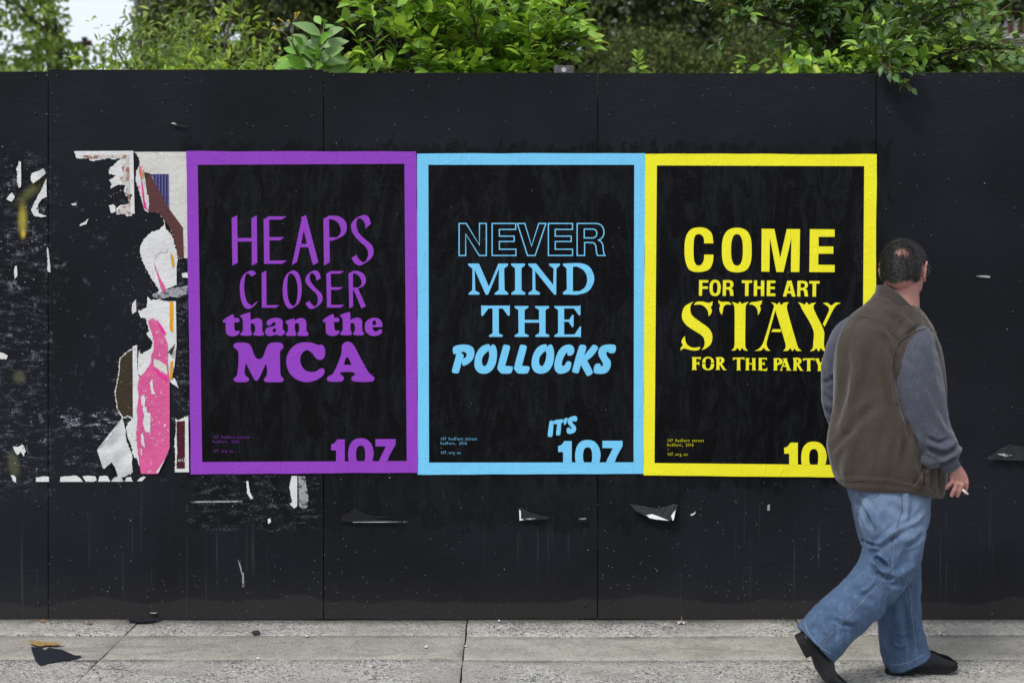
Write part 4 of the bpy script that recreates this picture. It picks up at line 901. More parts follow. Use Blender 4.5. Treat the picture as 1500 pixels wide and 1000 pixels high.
# the tree on the right that leans over the boards
rt = [[q(1265, 2000, .9) * 1, q(1268, 420, .85), q(1262, 120, .8), q(1252, 70, .78), q(1243, 30, .76), q(1238, -30, .8), q(1230, -120, .9)],
 [q(1258, 80, .8), q(1215, 58, .65), q(1170, 42, .55), q(1120, 28, .5), q(1080, 10, .45), (q(1045, 2, .42))],
 [q(1250, 60, .78), q(1190, 20, .6), q(1130, -5, .5), q(1060, -30, .45)],
 [q(1262, 110, .8), q(1300, 70, .6), q(1340, 45, .5), q(1380, 20, .5), q(1420, -20, .5)],
 [q(1262, 120, .8), q(1320, 100, .55), q(1380, 80, .45), q(1430, 70, .4), q(1470, 72, .4)],
 [q(1245, 40, .76), q(1280, 0, .7), q(1330, -40, .7)], [q(1262, 130, .8), q(1230, 100, .6), q(1190, 92, .5)],
 [q(1255, 70, .8), q(1290, 50, .9), q(1350, 20, 1), q(1400, -30, 1.1)], [q(1262, 120, .8), q(1310, 110, .7), q(1360, 104, .6), q(1400, 98, .5)],
 [q(1240, 20, .7), q(1200, -5, .5), q(1180, -20, .4)], [q(1262, 125, .8), q(1275, 100, .35), q(1290, 92, .1), q(1305, 98, -.03)]]
def rreg(p):
    x, y_, _ = proj(p)
    if x < 1030: return False
    if p.y < .03 and p.z < 2.44: return False
    if y_ > 42 + (x - 1060) * .30 and x < 1170: return False
    return p.z < 3.2
plant('leafy_tree', 'dark green small leaved tree leaning over the boards at the right', 'tree', None, rt, ML_DARK, .074, LT,
      .017, .26, .024, 300, seed=9, r0=.016, region=rreg, extra=[
      (q(1296, 97, -.05), q(1327, 126, -.10), 8, .062), (q(1304, 99, -.05), q(1342, 108, -.07), 6, .056), (q(1288, 90, -.02), q(1306, 112, -.06), 6, .06), (q(1312, 112, -.09), q(1336, 130, -.10), 4, .066), (q(1060, 40, .45), q(1055, 74, .45), 6, .055), (q(1058, 58, .45), q(1045, 66, .45), 3, .05)])
def clump(name, label, cat, boxpx, y, n_, size, mat, temps, seed, trunk=None, bark=M_BARK, group=None, shape=None, thick=1.2, core=.0, wz=1.0):
    """a crown made of leaf-sized faces gathered in sprays through a real volume"""
    rr = np.random.default_rng(seed); x0, y0, x1, y1 = boxpx
    A, B = q(x0, y1, y), q(x1, y0, y); c = (A + B) / 2; hx, hz = abs(B.x - A.x) / 2, abs(B.z - A.z) / 2
    t = empty(name, (c.x, y, -.16)); tag(t, label, cat, group)
    if trunk:
        w_ = MB()
        for st, r0 in trunk:
            pts = [q(a, b, y + (st_y if len(pt) > 2 else 0)) if False else q(pt[0], pt[1], y + (pt[2] if len(pt) > 2 else 0)) for pt in st for a, b, st_y in [(pt[0], pt[1], 0)]]
            w_.tube(pts, [r0 * (1 - .6 * i / (len(pts) - 1)) for i in range(len(pts))], 8)
        w_.build('trunk', bark, t, True)
    ns = max(1, n_ // 26); cen = []
    while len(cen) < ns:
        p = rr.uniform(-1, 1, 3)
        r = np.linalg.norm(p)
        if r > 1 or r < core: continue
        pp = Vector((c.x + p[0] * hx, y + p[1] * thick, c.z + p[2] * hz * wz))
        if shape and not shape(pp): continue
        cen.append((pp, p / max(r, .01)))
    lv = []
    for pp, od in cen:
        ax = Vector((od[0] + rr.normal(0, .5), od[1] + rr.normal(0, .5), od[2] * .4 + rr.normal(-.1, .4))).normalized(); ln = size * rr.uniform(4, 8)
        for i in range(26):
            u = i / 26; p = pp + ax * ln * u + Vector(tuple(rr.normal(0, size * .55, 3)))
            if (shape and not shape(p)) or (y < 1 and p.y < .06): continue
            dr = ax * .5 + Vector(tuple(rr.normal(0, .8, 3))); dr.z -= .2
            lv.append((p, frame_(dr, Vector((rr.normal(0, .5), rr.normal(-.2, .5), 1)), rr.normal(0, .5)), size * rr.uniform(.6, 1.25), int(rr.integers(12))))
    joined('foliage', lv, temps, mat, t)
    return t
# low broad-leaved creeper along the top at the right
clump('creeper', 'bright green broad leaved creeper along the top of the boards above the yellow poster', 'creeper', (1150, 86, 1262, 125), .35, 520, .06, ML_BRIGHT, LR, 21, thick=.15)
clump('hedge_bush', 'mid green bush with small leaves at the right end behind the boards', 'bush', (1300, 40, 1560, 160), 1.5, 2600, .06, ML_MID, LT, 22, thick=.5, shape=lambda p: not (1462 < proj(p)[0] < 1520 and proj(p)[1] < 72))
clump('hedge_bush', 'dark leafy bush behind the leaning tree', 'bush', (1180, -10, 1420, 190), 2.6, 2600, .06, ML_DARK, LT, 23, thick=.6)
plant('young_tree', 'slim young tree with fresh light green leaves at the right edge', 'tree', None,
      [[q(1440, 700, .9), q(1438, 115, .9), q(1436, 60, .9), q(1440, 10, .9), q(1450, -50, .9)], [q(1437, 60, .9), q(1460, 20, .85), q(1490, 0, .8)], [q(1437, 50, .9), q(1410, 20, .9), q(1395, 0, .9)], [q(1438, 90, .9), q(1470, 80, .8), q(1498, 88, .8)]],
      ML_BRIGHT, .055, LT, .07, .22, .03, 90, seed=14, r0=.011, region=lambda p: not (1466 < proj(p)[0] < 1500 and 28 < proj(p)[1] < 66))
# left: fine-leaved saplings out of focus
clump('sapling_tree', 'light green feathery young tree out of focus left of the dark conifer', 'tree', (120, 20, 290, 150), 2.6, 1300, .062, ML_MID, LN, 31, trunk=[([(215, 500), (212, 120), (206, 60), (190, 20)], .02), ([(213, 110), (240, 70), (262, 40)], .012), ([(212, 120), (180, 90), (160, 50)], .012)], thick=.7,
      shape=lambda p: proj(p)[0] + .35 * proj(p)[1] > 186 and proj(p)[0] > 140)
clump('sapling_tree', 'pale green feathery sapling out of focus in front of the dark conifer', 'tree', (262, 50, 405, 150), 2.2, 900, .058, ML_MID, LN, 32, trunk=[([(320, 500), (322, 110), (335, 40), (342, -6)], .012)], thick=.5)
clump('arching_branch_shrub', 'long arching shoot with small yellow green leaves before the dark conifer', 'shrub', (280, 4, 345, 78), 1.9, 420, .05, ML_YOUNG, LN, 33, trunk=[([(240, 300), (262, 110), (290, 60), (318, 24), (340, 2)], .008)], thick=.1,
      shape=lambda p: abs((proj(p)[1] - 66) + (proj(p)[0] - 288) * 1.15) < 9)
clump('low_creeper', 'yellow green creeper tops along the boards at the left', 'creeper', (106, 86, 200, 128), .8, 330, .045, ML_YOUNG, LN, 34, thick=.2)
clump('low_creeper', 'light green leafy shoots along the boards below the dark conifer', 'creeper', (285, 88, 420, 130), 1.0, 640, .055, ML_YOUNG, LN, 35, thick=.2)
clump('street_tree', 'tree with dark trunk and airy light green crown at the far left', 'tree', (-60, -60, 128, 170), 5.2, 4600, .075, ML_MID, LT, 36, trunk=[([(84, 700), (82, 110), (76, 50), (70, 0), (60, -80)], .085), ([(78, 60), (40, 20), (10, -10)], .03), ([(74, 40), (60, 10), (52, -30)], .02)], bark=M_DBARK, thick=1.1,
      shape=lambda p: mnoise.noise(Vector((p.x * 2.6, p.y * 1.4, p.z * 2.6 + 4))) > -.06 and not (96 < proj(p)[0] and proj(p)[1] < 66))
wt = empty('crossbar_pole', q(75, 68, 7)); tag(wt, 'dark utility crossbar out of focus behind the tree at the far left', 'utility pole')
b_ = MB(); b_.tube([q(20, 71, 7), q(80, 70, 7), q(134, 63, 7)], .028, 6); b_.build('crossbar', M_DBARK, wt)
b_ = MB(); b_.tube([q(83, 1000, 7.06), q(83, 40, 7.06)], .06, 8); b_.build('pole', M_DBARK, wt, True)
b_ = MB(); b_.tube([q(124, 64, 7), q(124, 55, 7)], [.02, .03], 6); b_.build('insulator', M_DBARK, wt)
# conifer and the dark evergreens that close the view
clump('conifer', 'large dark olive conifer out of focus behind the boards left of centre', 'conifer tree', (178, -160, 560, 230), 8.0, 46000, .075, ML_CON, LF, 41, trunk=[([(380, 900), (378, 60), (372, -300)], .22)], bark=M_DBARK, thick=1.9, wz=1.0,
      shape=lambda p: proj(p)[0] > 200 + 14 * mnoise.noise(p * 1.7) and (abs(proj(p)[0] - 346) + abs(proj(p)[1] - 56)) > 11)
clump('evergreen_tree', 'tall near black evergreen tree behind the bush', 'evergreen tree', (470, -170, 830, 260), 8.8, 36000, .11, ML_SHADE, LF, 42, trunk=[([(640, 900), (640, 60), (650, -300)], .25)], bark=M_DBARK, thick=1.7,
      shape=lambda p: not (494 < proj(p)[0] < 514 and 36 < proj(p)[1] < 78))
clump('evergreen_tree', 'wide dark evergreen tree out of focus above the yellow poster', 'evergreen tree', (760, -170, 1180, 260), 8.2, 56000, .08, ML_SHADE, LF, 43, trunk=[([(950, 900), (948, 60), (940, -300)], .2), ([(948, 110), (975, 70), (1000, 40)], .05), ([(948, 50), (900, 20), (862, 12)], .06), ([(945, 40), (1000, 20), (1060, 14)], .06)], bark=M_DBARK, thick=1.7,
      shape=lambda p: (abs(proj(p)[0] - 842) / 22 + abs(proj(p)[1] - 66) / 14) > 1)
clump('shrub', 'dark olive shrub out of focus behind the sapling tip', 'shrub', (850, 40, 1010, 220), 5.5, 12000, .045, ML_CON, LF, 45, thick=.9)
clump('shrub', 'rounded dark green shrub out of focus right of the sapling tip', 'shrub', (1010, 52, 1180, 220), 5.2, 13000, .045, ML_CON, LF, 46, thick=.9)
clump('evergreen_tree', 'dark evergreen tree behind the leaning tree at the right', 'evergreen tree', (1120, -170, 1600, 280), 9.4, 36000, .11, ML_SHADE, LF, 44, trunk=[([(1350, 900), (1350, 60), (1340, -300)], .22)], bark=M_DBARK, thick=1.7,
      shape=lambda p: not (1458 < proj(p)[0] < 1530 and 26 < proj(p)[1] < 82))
# brick house that shows through the leaves
hb = empty('brick_house', (10.2, 19, -.16)); tag(hb, 'brick house with pale window band seen through leaves at the right edge', 'house')
M_BRK = simple('red_brick', (.22, .10, .07), .85, .2, .4, 14); M_ROOF = simple('grey_roof', (.16, .16, .17), .8, .2, .2, 10)
M_WIN = simple('bright_pane', (.75, .78, .82), .25, .5, .1, 3)
def house(parent, xa, xb, yy, zt, wins):
    m_ = MB(); m_.box(xa, xb, yy, yy + 6, -.16, zt); m_.build('wall', M_BRK, parent)
    m_ = MB(); m_.add([(xa - .3, yy - .35, zt + .003), (xb + .3, yy - .35, zt + .003), (xb + .3, yy + 3, zt + 1.4), (xa - .3, yy + 3, zt + 1.4), (xb + .3, yy + 6.3, zt + .003), (xa - .3, yy + 6.3, zt + .003)], [(0, 1, 2, 3), (3, 2, 4, 5), (0, 3, 5), (1, 4, 2), (0, 5, 4, 1)]); m_.build('roof', M_ROOF, parent)
    for x0, x1, z0, z1 in wins:
        m_ = MB(); m_.box(x0 - .07, x1 + .07, yy - .05, yy - .003, z0 - .07, z0 + .003); m_.box(x0 - .07, x1 + .07, yy - .05, yy - .003, z1, z1 + .07); m_.box(x0 - .07, x0, yy - .049, yy - .004, z0 + .003, z1); m_.box(x1, x1 + .07, yy - .049, yy - .004, z0 + .003, z1)
        m_.box((x0 + x1) / 2 - .03, (x0 + x1) / 2 + .03, yy - .047, yy - .003, z0 + .003, z1)
        fr = m_.build('window', simple('white_frame', (.6, .6, .58), .5), parent)
        for e0, e1 in ((x0, (x0 + x1) / 2 - .03), ((x0 + x1) / 2 + .03, x1)):
            m_ = MB(); m_.box(e0 + .002, e1 - .002, yy - .02, yy - .008, z0 + .004, z1 - .002); m_.build('pane', M_WIN, fr)
a0, a1 = q(1440, 60, 19), q(1600, 60, 19)
house(hb, a0.x, a1.x + 3, 19, 5.9, [(q(1474, 0, 19).x, q(1500, 0, 19).x, q(0, 52, 19).z, q(0, 30, 19).z), (q(1515, 0, 19).x, q(1545, 0, 19).x, q(0, 52, 19).z, q(0, 30, 19).z)])
gw = empty('garden_shed', (q(1440, 0, 12).x, 12, -.16)); tag(gw, 'low grey roofed brick shed behind the leaves at the right edge', 'shed')
m_ = MB(); m_.box(q(1400, 0, 12).x, q(1560, 0, 12).x, 12, 14, -.16, q(0, 74, 12).z); m_.build('wall', M_BRK, gw)
m_ = MB(); m_.box(q(1395, 0, 12).x, q(1565, 0, 12).x, 11.8, 14.2, q(0, 73, 12).z, q(0, 67, 12).z); m_.build('roof', M_ROOF, gw)
h2 = empty('brick_house', (-3.0, 17, -.16)); tag(h2, 'pale and red house wall glimpsed in the gap between conifer and bush', 'house')
house(h2, q(470, 0, 17).x, q(540, 0, 17).x, 17, 5.6, [(q(498, 0, 17).x, q(508, 0, 17).x, q(0, 72, 17).z, q(0, 50, 17).z)])
# ------------------------------------------------------------------ the man walking past
PM = empty('person', P(1300, 985, -.86)); PM.location = (P(1300, 985, -.86).x, -.86, 0)
tag(PM, 'balding man in brown fleece vest and blue jeans walking past the yellow poster', 'person')
YM = -.87
def loft(rings, n=28, cap=True):
    """rings: (centre, u axis vector, v axis vector) -> closed tube"""
    V = []; F_ = []
    for c, u, v in rings:
        for k_ in range(n):
            a = 2 * math.pi * k_ / n; V.append(c + u * math.cos(a) + v * math.sin(a))
    for i in range(len(rings) - 1):
        for k_ in range(n): F_.append((i*n+k_, i*n+(k_+1) % n, (i+1)*n+(k_+1) % n, (i+1)*n+k_))
    if cap:
        o = len(V); V += [rings[0][0], rings[-1][0]]
        for k_ in range(n): F_.append((o, (k_+1) % n, k_)); F_.append((o+1, (len(rings)-1)*n+k_, (len(rings)-1)*n+(k_+1) % n))
    return V, F_
def smooth_rings(rows, m=4):
    """Catmull-Rom through numeric rows"""
    A = np.array(rows, float); out = []
    for i in range(len(A) - 1):
        p0, p1, p2, p3 = A[max(i-1, 0)], A[i], A[i+1], A[min(i+2, len(A)-1)]
        for k_ in range(m):
            t = k_ / m; out.append(.5 * ((2*p1) + (-p0+p2)*t + (2*p0-5*p1+4*p2-p3)*t*t + (-p0+3*p1-3*p2+p3)*t**3))
    out.append(A[-1]); return out
def limb(rows, m=4, n=24):
    """rows: px, py, y, w (photo half width across), d (metres half depth) -> tube along the path"""
    rs = smooth_rings(rows, m); pts = [P(r[0], r[1], r[2]) for r in rs]; rings = []
    for i, r in enumerate(rs):
        t = (pts[min(i+1, len(pts)-1)] - pts[max(i-1, 0)]).normalized()
        u = t.cross(Vector((0, 1, 0)))
        u.normalize(); v = u.cross(t).normalized(); s = F / (D + r[2])
        rings.append((pts[i], u * (r[3] / s), v * r[4]))
    return loft(rings, n)
def torso(rows, m=3, n=48, rot=0, tiltf=None):
    """rows: py, L, R, depth, yc"""
    rings = []
    for r in smooth_rings(rows, m):
        y = r[4]; s = F / (D + y); c = P((r[1] + r[2]) / 2, r[0], y)
        rings.append((c, Vector(((r[2] - r[1]) / 2 / s, 0, 0)), Vector((0, r[3], 0))))
    return loft(rings, n)
def ell(c, r, rot=None, seg=24, rg=16):
    V = []; F_ = []; M = rot or Matrix.Identity(3)
    for j in range(1, rg):
        th = math.pi * j / rg
        for i in range(seg):
            ph = 2 * math.pi * i / seg
            V.append(Vector(c) + M @ Vector((r[0] * math.sin(th) * math.cos(ph), r[1] * math.sin(th) * math.sin(ph), r[2] * math.cos(th))))
    for j in range(rg - 2):
        for i in range(seg): F_.append((j*seg+i, (j+1)*seg+i, (j+1)*seg+(i+1) % seg, j*seg+(i+1) % seg))
    o = len(V); V += [Vector(c) + M @ Vector((0, 0, r[2])), Vector(c) - M @ Vector((0, 0, r[2]))]
    for i in range(seg): F_.append((o, i, (i+1) % seg)); F_.append((o+1, (rg-2)*seg+(i+1) % seg, (rg-2)*seg+i))
    return V, F_
def fused(parts, voxel, smooth_it=2, fac=.5):
    """union of closed shells as one continuous skin"""
    b = MB()
    for v, f in parts: b.add(v, f)
    me = mesh(b.v, b.f); ob = bpy.data.objects.new('t', me); COL.objects.link(ob)
    m = ob.modifiers.new('r', 'REMESH'); m.mode = 'VOXEL'; m.voxel_size = voxel; m.adaptivity = 0
    if smooth_it: q_ = ob.modifiers.new('s', 'SMOOTH'); q_.factor = fac; q_.iterations = smooth_it
    dg = bpy.context.evaluated_depsgraph_get(); me2 = bpy.data.meshes.new_from_object(ob.evaluated_get(dg))
    bpy.data.objects.remove(ob); bpy.data.meshes.remove(me); return me2
def co_np(me):
    a = np.empty(len(me.vertices) * 3, np.float32); me.vertices.foreach_get('co', a); return a.reshape(-1, 3).astype(float)
def no_np(me):
    a = np.empty(len(me.vertices) * 3, np.float32); me.vertices.foreach_get('normal', a); return a.reshape(-1, 3).astype(float)
def set_np(me, V): me.vertices.foreach_set('co', V.astype(np.float32).ravel()); me.update()
def seg_dist(X, Y, pl):
    """distance from points to polyline and parameter along"""
    best = np.full(X.shape, 1e9); par = np.zeros(X.shape); n = len(pl) - 1
    for i in range(n):
        ax, ay = pl[i]; bx_, by = pl[i+1]; dx, dy = bx_ - ax, by - ay; L = dx*dx + dy*dy + 1e-9
        t = np.clip(((X - ax) * dx + (Y - ay) * dy) / L, 0, 1); d = np.hypot(X - ax - t * dx, Y - ay - t * dy)
        m = d < best; best[m] = d[m]; par[m] = ((i + t) / n)[m]
    return best, par
FG = 1.0
def folds(me, creases, front=True, lim=.35):
    """press folds (polyline, half width, height in mm, + ridge / - valley) into a cloth shell on the side it was traced from"""
    V = co_np(me); N = no_np(me); s = F / (D + V[:, 1]); X = 750 + V[:, 0] * s; Y = 372 + (H - V[:, 2]) * s
    disp = np.zeros(len(V)); g_ = np.clip(-N[:, 1] * 2 + lim, 0, 1) if front else 1
    for pl, w_, h in creases:
        d, t = seg_dist(X, Y, pl); taper = np.clip(np.minimum(t, 1 - t) * 5 + .15, 0, 1); r = d / w_
        r = r * 1.2; disp += h * FG * .001 * np.exp(-r * r) * taper * g_ - h * FG * .00045 * np.exp(-((r - 1.7) ** 2) * 1.5) * taper * g_
    set_np(me, V + N * disp[:, None])
def cockle(me, sc, amp, seed=0, strx=(1, 1, 1)):
    V = co_np(me); N = no_np(me)
    d = np.array([mnoise.fractal(Vector((v[0]*sc*strx[0] + seed, v[1]*sc*strx[1], v[2]*sc*strx[2])), 1.0, 2.0, 3) for v in V]) * amp
    set_np(me, V + N * d[:, None])
def surf(trees, px, py, lift=.002, y0=-3):
    o = Vector((0, -D, H)); d = (P(px, py, 0) - o).normalized(); best = None
    for t in trees:
        h = t.ray_cast(o, d)
        if h[0] is not None and (best is None or h[3] < best[3]): best = h
    return None if best is None else best[0] - d * lift
def seam(name, trees, pl, r, mat, parent, lift=.001, step=3, n=6):
    pts = []
    for i in range(len(pl) - 1):
        a, b = Vector(pl[i]), Vector(pl[i+1]); m = max(1, int((b - a).length / step))
        for k_ in range(m): pts.append(a.lerp(b, k_ / m))
    pts.append(Vector(pl[-1])); w_ = [surf(trees, p.x, p.y, lift) for p in pts]; w_ = [p for p in w_ if p is not None]
    for _ in range(2): w_ = [w_[0]] + [(w_[i-1] + w_[i] * 2 + w_[i+1]) / 4 for i in range(1, len(w_) - 1)] + [w_[-1]]
    v, f = tube(w_, r, n); return link(name, mesh(v, f), parent, mat, True)
def tree_of(me): return BVHTree.FromPolygons([tuple(v.co) for v in me.vertices], [tuple(p.vertices) for p in me.polygons])

# ---- materials of the figure
def cloth(name, a, b, sc=220, spread=.15, stretch=(1, 1, 1), rough=.92, bs=.4, bd=.0012, sheen=.25, extra=None, macro=.25):
    g = G(name); o = g.obj(); n1 = g.noise(g.scale(o, stretch), sc, 4, .7); n2 = g.noise(o, 7, 4, .6); n3 = g.noise(o, 45, 3, .6)
    col = g.mix(g.mr(n1, .5 - spread, .5 + spread), a, b)
    col = g.mix(g.m('MULTIPLY', g.mr(n2, .35, .7), macro), col, tuple(x * .7 for x in a))
    if extra: col = extra(g, o, col, n1, n2, n3)
    return g.out(col, rough, .15, g.bump(g.m('ADD', n1, g.m('MULTIPLY', n3, .6)), bs, bd), sheen=sheen)
M_VEST = cloth('brown_fleece', (.044, .034, .027), (.068, .053, .043), 260)
M_VESTD = cloth('brown_fleece_binding', (.045, .038, .033), (.062, .054, .047), 260)
M_SLEEVE = cloth('heather_blue_jersey', (.034, .038, .055), (.102, .110, .142), 420, .15, (1, 1, .8), extra=None)
M_CUFF = cloth('ribbed_cuff', (.055, .062, .080), (.09, .10, .125), 300)
def denim_extra(g, o, col, n1, n2, n3):
    x = g.sep(o); tw = g.m('SINE', g.m('MULTIPLY', g.m('ADD', x[0], x[2]), 2600))
    col = g.mix(g.m('MULTIPLY', g.mr(tw, -1, 1), .18), col, (.17, .26, .43))
    # worn paler over the seat and the fronts of the thighs
    fade = g.m('MULTIPLY', g.mr(x[2], .45, .62), g.mr(g.noise(o, 5, 4, .6), .35, .6))
    col = g.mix(g.m('MULTIPLY', fade, .55), col, (.20, .27, .38))
    st = g.noise(g.scale(o, (1, 1, .2)), 60, 3, .6); return g.mix(g.m('MULTIPLY', g.mr(st, .5, .7), .3), col, (.14, .22, .38))
M_DENIM = cloth('worn_blue_denim', (.024, .048, .100), (.085, .132, .215), 420, .3, (1, 1, .6), .85, .5, .0010, .05, denim_extra, .3)
M_SEAM = simple('denim_seam', (.085, .115, .185), .85, .15, .85, 110, .5); M_STITCH = simple('pale_stitch', (.22, .28, .38), .8, .1, .9, 130)
def skin():
    g = G('skin'); o = g.obj(); a = g.noise(o, 25, 4, .6); b = g.noise(o, 260, 3, .6)
    col = g.mix(g.mr(a, .35, .68), (.41, .205, .165), (.48, .215, .19)); col = g.mix(g.m('MULTIPLY', g.mr(b, .45, .7), .25), col, (.32, .15, .12))
    b_ = g.out(col, .5, .35, g.bump(b, .35, .0008)); nd = [n for n in g.nt.nodes if n.type == 'BSDF_PRINCIPLED'][0]
    nd.inputs['Subsurface Weight'].default_value = .12; nd.inputs['Subsurface Radius'].default_value = (.012, .005, .003); return b_
M_SKIN = skin()
M_HAIR = simple('dark_hair', (.016, .014, .013), .42, .45, .5, 60); M_GREYHAIR = simple('grey_hair', (.075, .072, .07), .5, .4, .4, 60)
M_LEATHER = simple('black_leather', (.0025, .0025, .003), .28, .32, .3, 120, .35); M_SOLE = simple('black_rubber_sole', (.010, .010, .011), .7, .2, .3, 60, .3)

# ---- body: head, neck, trunk, arms, hands, legs in one skin
HC = P(1324, 393, YM - .005); yaw = R(-38); pitch = R(-10)
HR = Matrix.Rotation(yaw, 3, 'Z') @ Matrix.Rotation(pitch, 3, 'X')      # local: x right, y face, z up
def hl(x, y, z): return HC + HR @ Vector((x, y, z))
hp = []
def he(c, r): hp.append(ell(hl(*c), r, HR))
he((0, -.008, .012), (.076, .094, .090)); he((0, .030, .0), (.070, .068, .078)); he((0, .040, -.055), (.058, .052, .052)); he((0, .062, -.082), (.034, .032, .026))
he((0, -.045, -.030), (.062, .050, .060)); he((.036, .066, -.026), (.024, .022, .022)); he((-.036, .066, -.026), (.024, .022, .022)); he((0, .088, .030), (.048, .012, .012))
hp.append(loft([(hl(0, .092, .020), HR @ Vector((.007, 0, 0)), HR @ Vector((0, .008, 0))), (hl(0, .108, -.018), HR @ Vector((.012, 0, 0)), HR @ Vector((0, .012, 0))), (hl(0, .094, -.030), HR @ Vector((.013, 0, 0)), HR @ Vector((0, .008, 0)))], 12))
he((0, .090, -.050), (.024, .012, .006)); he((0, .088, -.059), (.020, .012, .006))
for sx in (1, -1):
    he((sx * .030, .080, .008), (.014, .013, .011))
    # ear: rim, lobe and bowl
    er = Matrix.Rotation(R(-22 * sx), 3, 'Z'); E = lambda x, y, z: hl(sx * .074 + x * sx * .72, .004 + y, -.008 + z)
    rim = [E(.002, .012, -.022), E(.010, .002, -.036), E(.016, -.012, -.025), E(.024, -.020, .000), E(.025, -.018, .021), E(.018, -.004, .033), E(.007, .010, .027), E(.003, .015, .012)]
    hp.append(tube(rim, [.005, .0062, .0055, .0046, .0046, .0046, .0044, .004], 8)); hp.append(ell(E(.006, -.002, .0), (.006, .013, .026), HR @ er))
# neck and a broad trunk inside the vest
hp.append(loft([(P(1322, 405, YM + .0), Vector((.062, 0, 0)), Vector((0, .064, 0))), (P(1319, 428, YM - .002), Vector((.068, 0, 0)), Vector((0, .068, 0))), (P(1316, 455, YM), Vector((.078, 0, 0)), Vector((0, .076, 0))), (P(1308, 480, YM), Vector((.10, 0, 0)), Vector((0, .085, 0)))], 24))
hp.append(torso([(462, 1270, 1345, .07, YM), (485, 1248, 1352, .09, YM), (540, 1240, 1362, .12, YM), (620, 1236, 1366, .13, YM), (700, 1250, 1362, .12, YM), (760, 1262, 1348, .10, YM)], 3, 24))
hp.append(limb([(1345, 505, -.93, 17, .045), (1352, 580, -.97, 15, .042), (1366, 640, -1.0, 13, .036), (1388, 672, -1.01, 10.5, .027), (1397, 686, -1.012, 10, .024)], 3, 16))
hp.append(limb([(1250, 495, -.80, 17, .045), (1220, 560, -.76, 14, .04), (1224, 610, -.72, 12, .033), (1240, 650, -.70, 10, .027), (1250, 672, -.70, 12, .018), (1256, 690, -.70, 10, .016)], 3, 16))
hp.append(limb([(1296, 730, -.93, 28, .07), (1292, 835, -.95, 20, .055), (1250, 885, -.96, 17, .05), (1200, 935, -.965, 12, .035)], 3, 16))
hp.append(limb([(1300, 730, -.81, 28, .07), (1314, 840, -.79, 20, .055), (1322, 900, -.785, 17, .05), (1330, 962, -.78, 12, .035)], 3, 16))
# right hand: palm, four bent fingers, thumb
def hpz(x, y, d): return P(1360 + x / 10, 640 + y / 10, -1.012 + d)
K = 1 / 389 / 10
hp.append(limb([(1396, 683, -1.012, 9.5, .021), (1402, 692, -1.012, 11, .018), (1405, 700, -1.012, 12.5, .016), (1408, 706, -1.01, 11.5, .014)], 3, 18))
def finger(pts, r): hp.append(tube([hpz(*p) for p in pts], [a * K for a in r], 12)); hp.append(ell(hpz(*pts[-1]), (r[-1]*K,)*3, None, 12, 8)); hp.append(ell(hpz(*pts[0]), (r[0]*K,)*3, None, 12, 8))
finger([(345, 590, .0), (345, 655, -.008), (300, 700, -.003), (268, 742, .006)], [42, 37, 33, 27])        # little finger
finger([(415, 600, -.004), (425, 680, -.014), (380, 770, -.010), (342, 850, .0)], [42, 40, 35, 30])      # ring
finger([(480, 600, -.004), (492, 690, -.014), (455, 780, -.010), (425, 855, .0)], [42, 40, 35, 29])      # middle
finger([(530, 590, .0), (556, 670, -.004), (552, 735, .002), (528, 812, .008)], [40, 36, 32, 26])         # index
finger([(500, 520, .016), (545, 600, .022), (560, 660, .026), (545, 720, .028)], [42, 36, 32, 26])        # thumb, on the far side
body = fused(hp, .0026, 3, .45)
V = co_np(body); 
# sharpen creases between knuckles a little with fine relief
bo = link('body', body, PM, M_SKIN, True)
# ---- hair: cap in the dark hair colour over the scalp plus thousands of short strands
def in_hair(l):      # l in head coordinates
    x, y, z = l
    fr = .052 + .01 * mnoise.noise(Vector((x * 40, z * 40, 1)))
    if y > fr: return False
    lo = -.052 + .9 * max(0, y + .02) + .012 * abs(x) / .08 + .004 * mnoise.noise(Vector((x * 90, y * 90, 3)))
    if z < lo - .012 * (1 - abs(x) / .08): return False
    if abs(x) > .066 and y > -.028 and z < .030: return False          # round the ears
    return True
def bald(l):         # 0 on the bare crown, 1 in full hair
    d = math.hypot(math.hypot(l[0] - BSP.x, l[1] - BSP.y) / .036, (l[2] - BSP.z) / .026)
    e = math.hypot(l[0] / .040, (l[1] - .050) / .045) if l[2] > .05 else 2
    n_ = mnoise.noise(Vector(l) * 55) * .3
    return max(0, min(1, (min(d, e * 1.1) + n_ - .45) / 1.0))
HRi = HR.transposed(); TB = tree_of(body); BSP = HRi @ (surf([TB], 1321, 368) - HC); fl = []; 
body.calc_loop_triangles()
cand = []
for p in body.polygons:
    c = p.center
    if (c - HC).length < .135 and c.z > 1.42:
        l = HRi @ (c - HC)
        if in_hair(l): cand.append((p, l))
capv = {}; cf = []; cv = []
for p, l in cand:
    if bald(l) < .8: continue
    f = []
    for vi in p.vertices:
        if vi not in capv:
            v = body.vertices[vi]; l2 = HRi @ (v.co - HC); up_ = .0045 + .002 * mnoise.noise(Vector(l2) * 60)
            capv[vi] = len(cv); cv.append(v.co + v.normal * up_ * (.3 + .7 * bald(l2)))
        f.append(capv[vi])
    cf.append(tuple(f))
hair = empty('hair', HC); hair.parent = PM; hair.matrix_parent_inverse = Matrix.Translation(PM.location).inverted()
def linkh(name, me, mats):
    o = bpy.data.objects.new(name, me); COL.objects.link(o); o.parent = hair
    o.matrix_parent_inverse = Matrix.Translation(HC).inverted()
    for m in mats: me.materials.append(m)
    return o
linkh('hair_mass', mesh(cv, cf), [M_HAIR])
sv, sf, sm = [], [], []; rr = random.Random(5); tot = sum(p.area for p, _ in cand); crown = hl(-.01, -.045, .09)
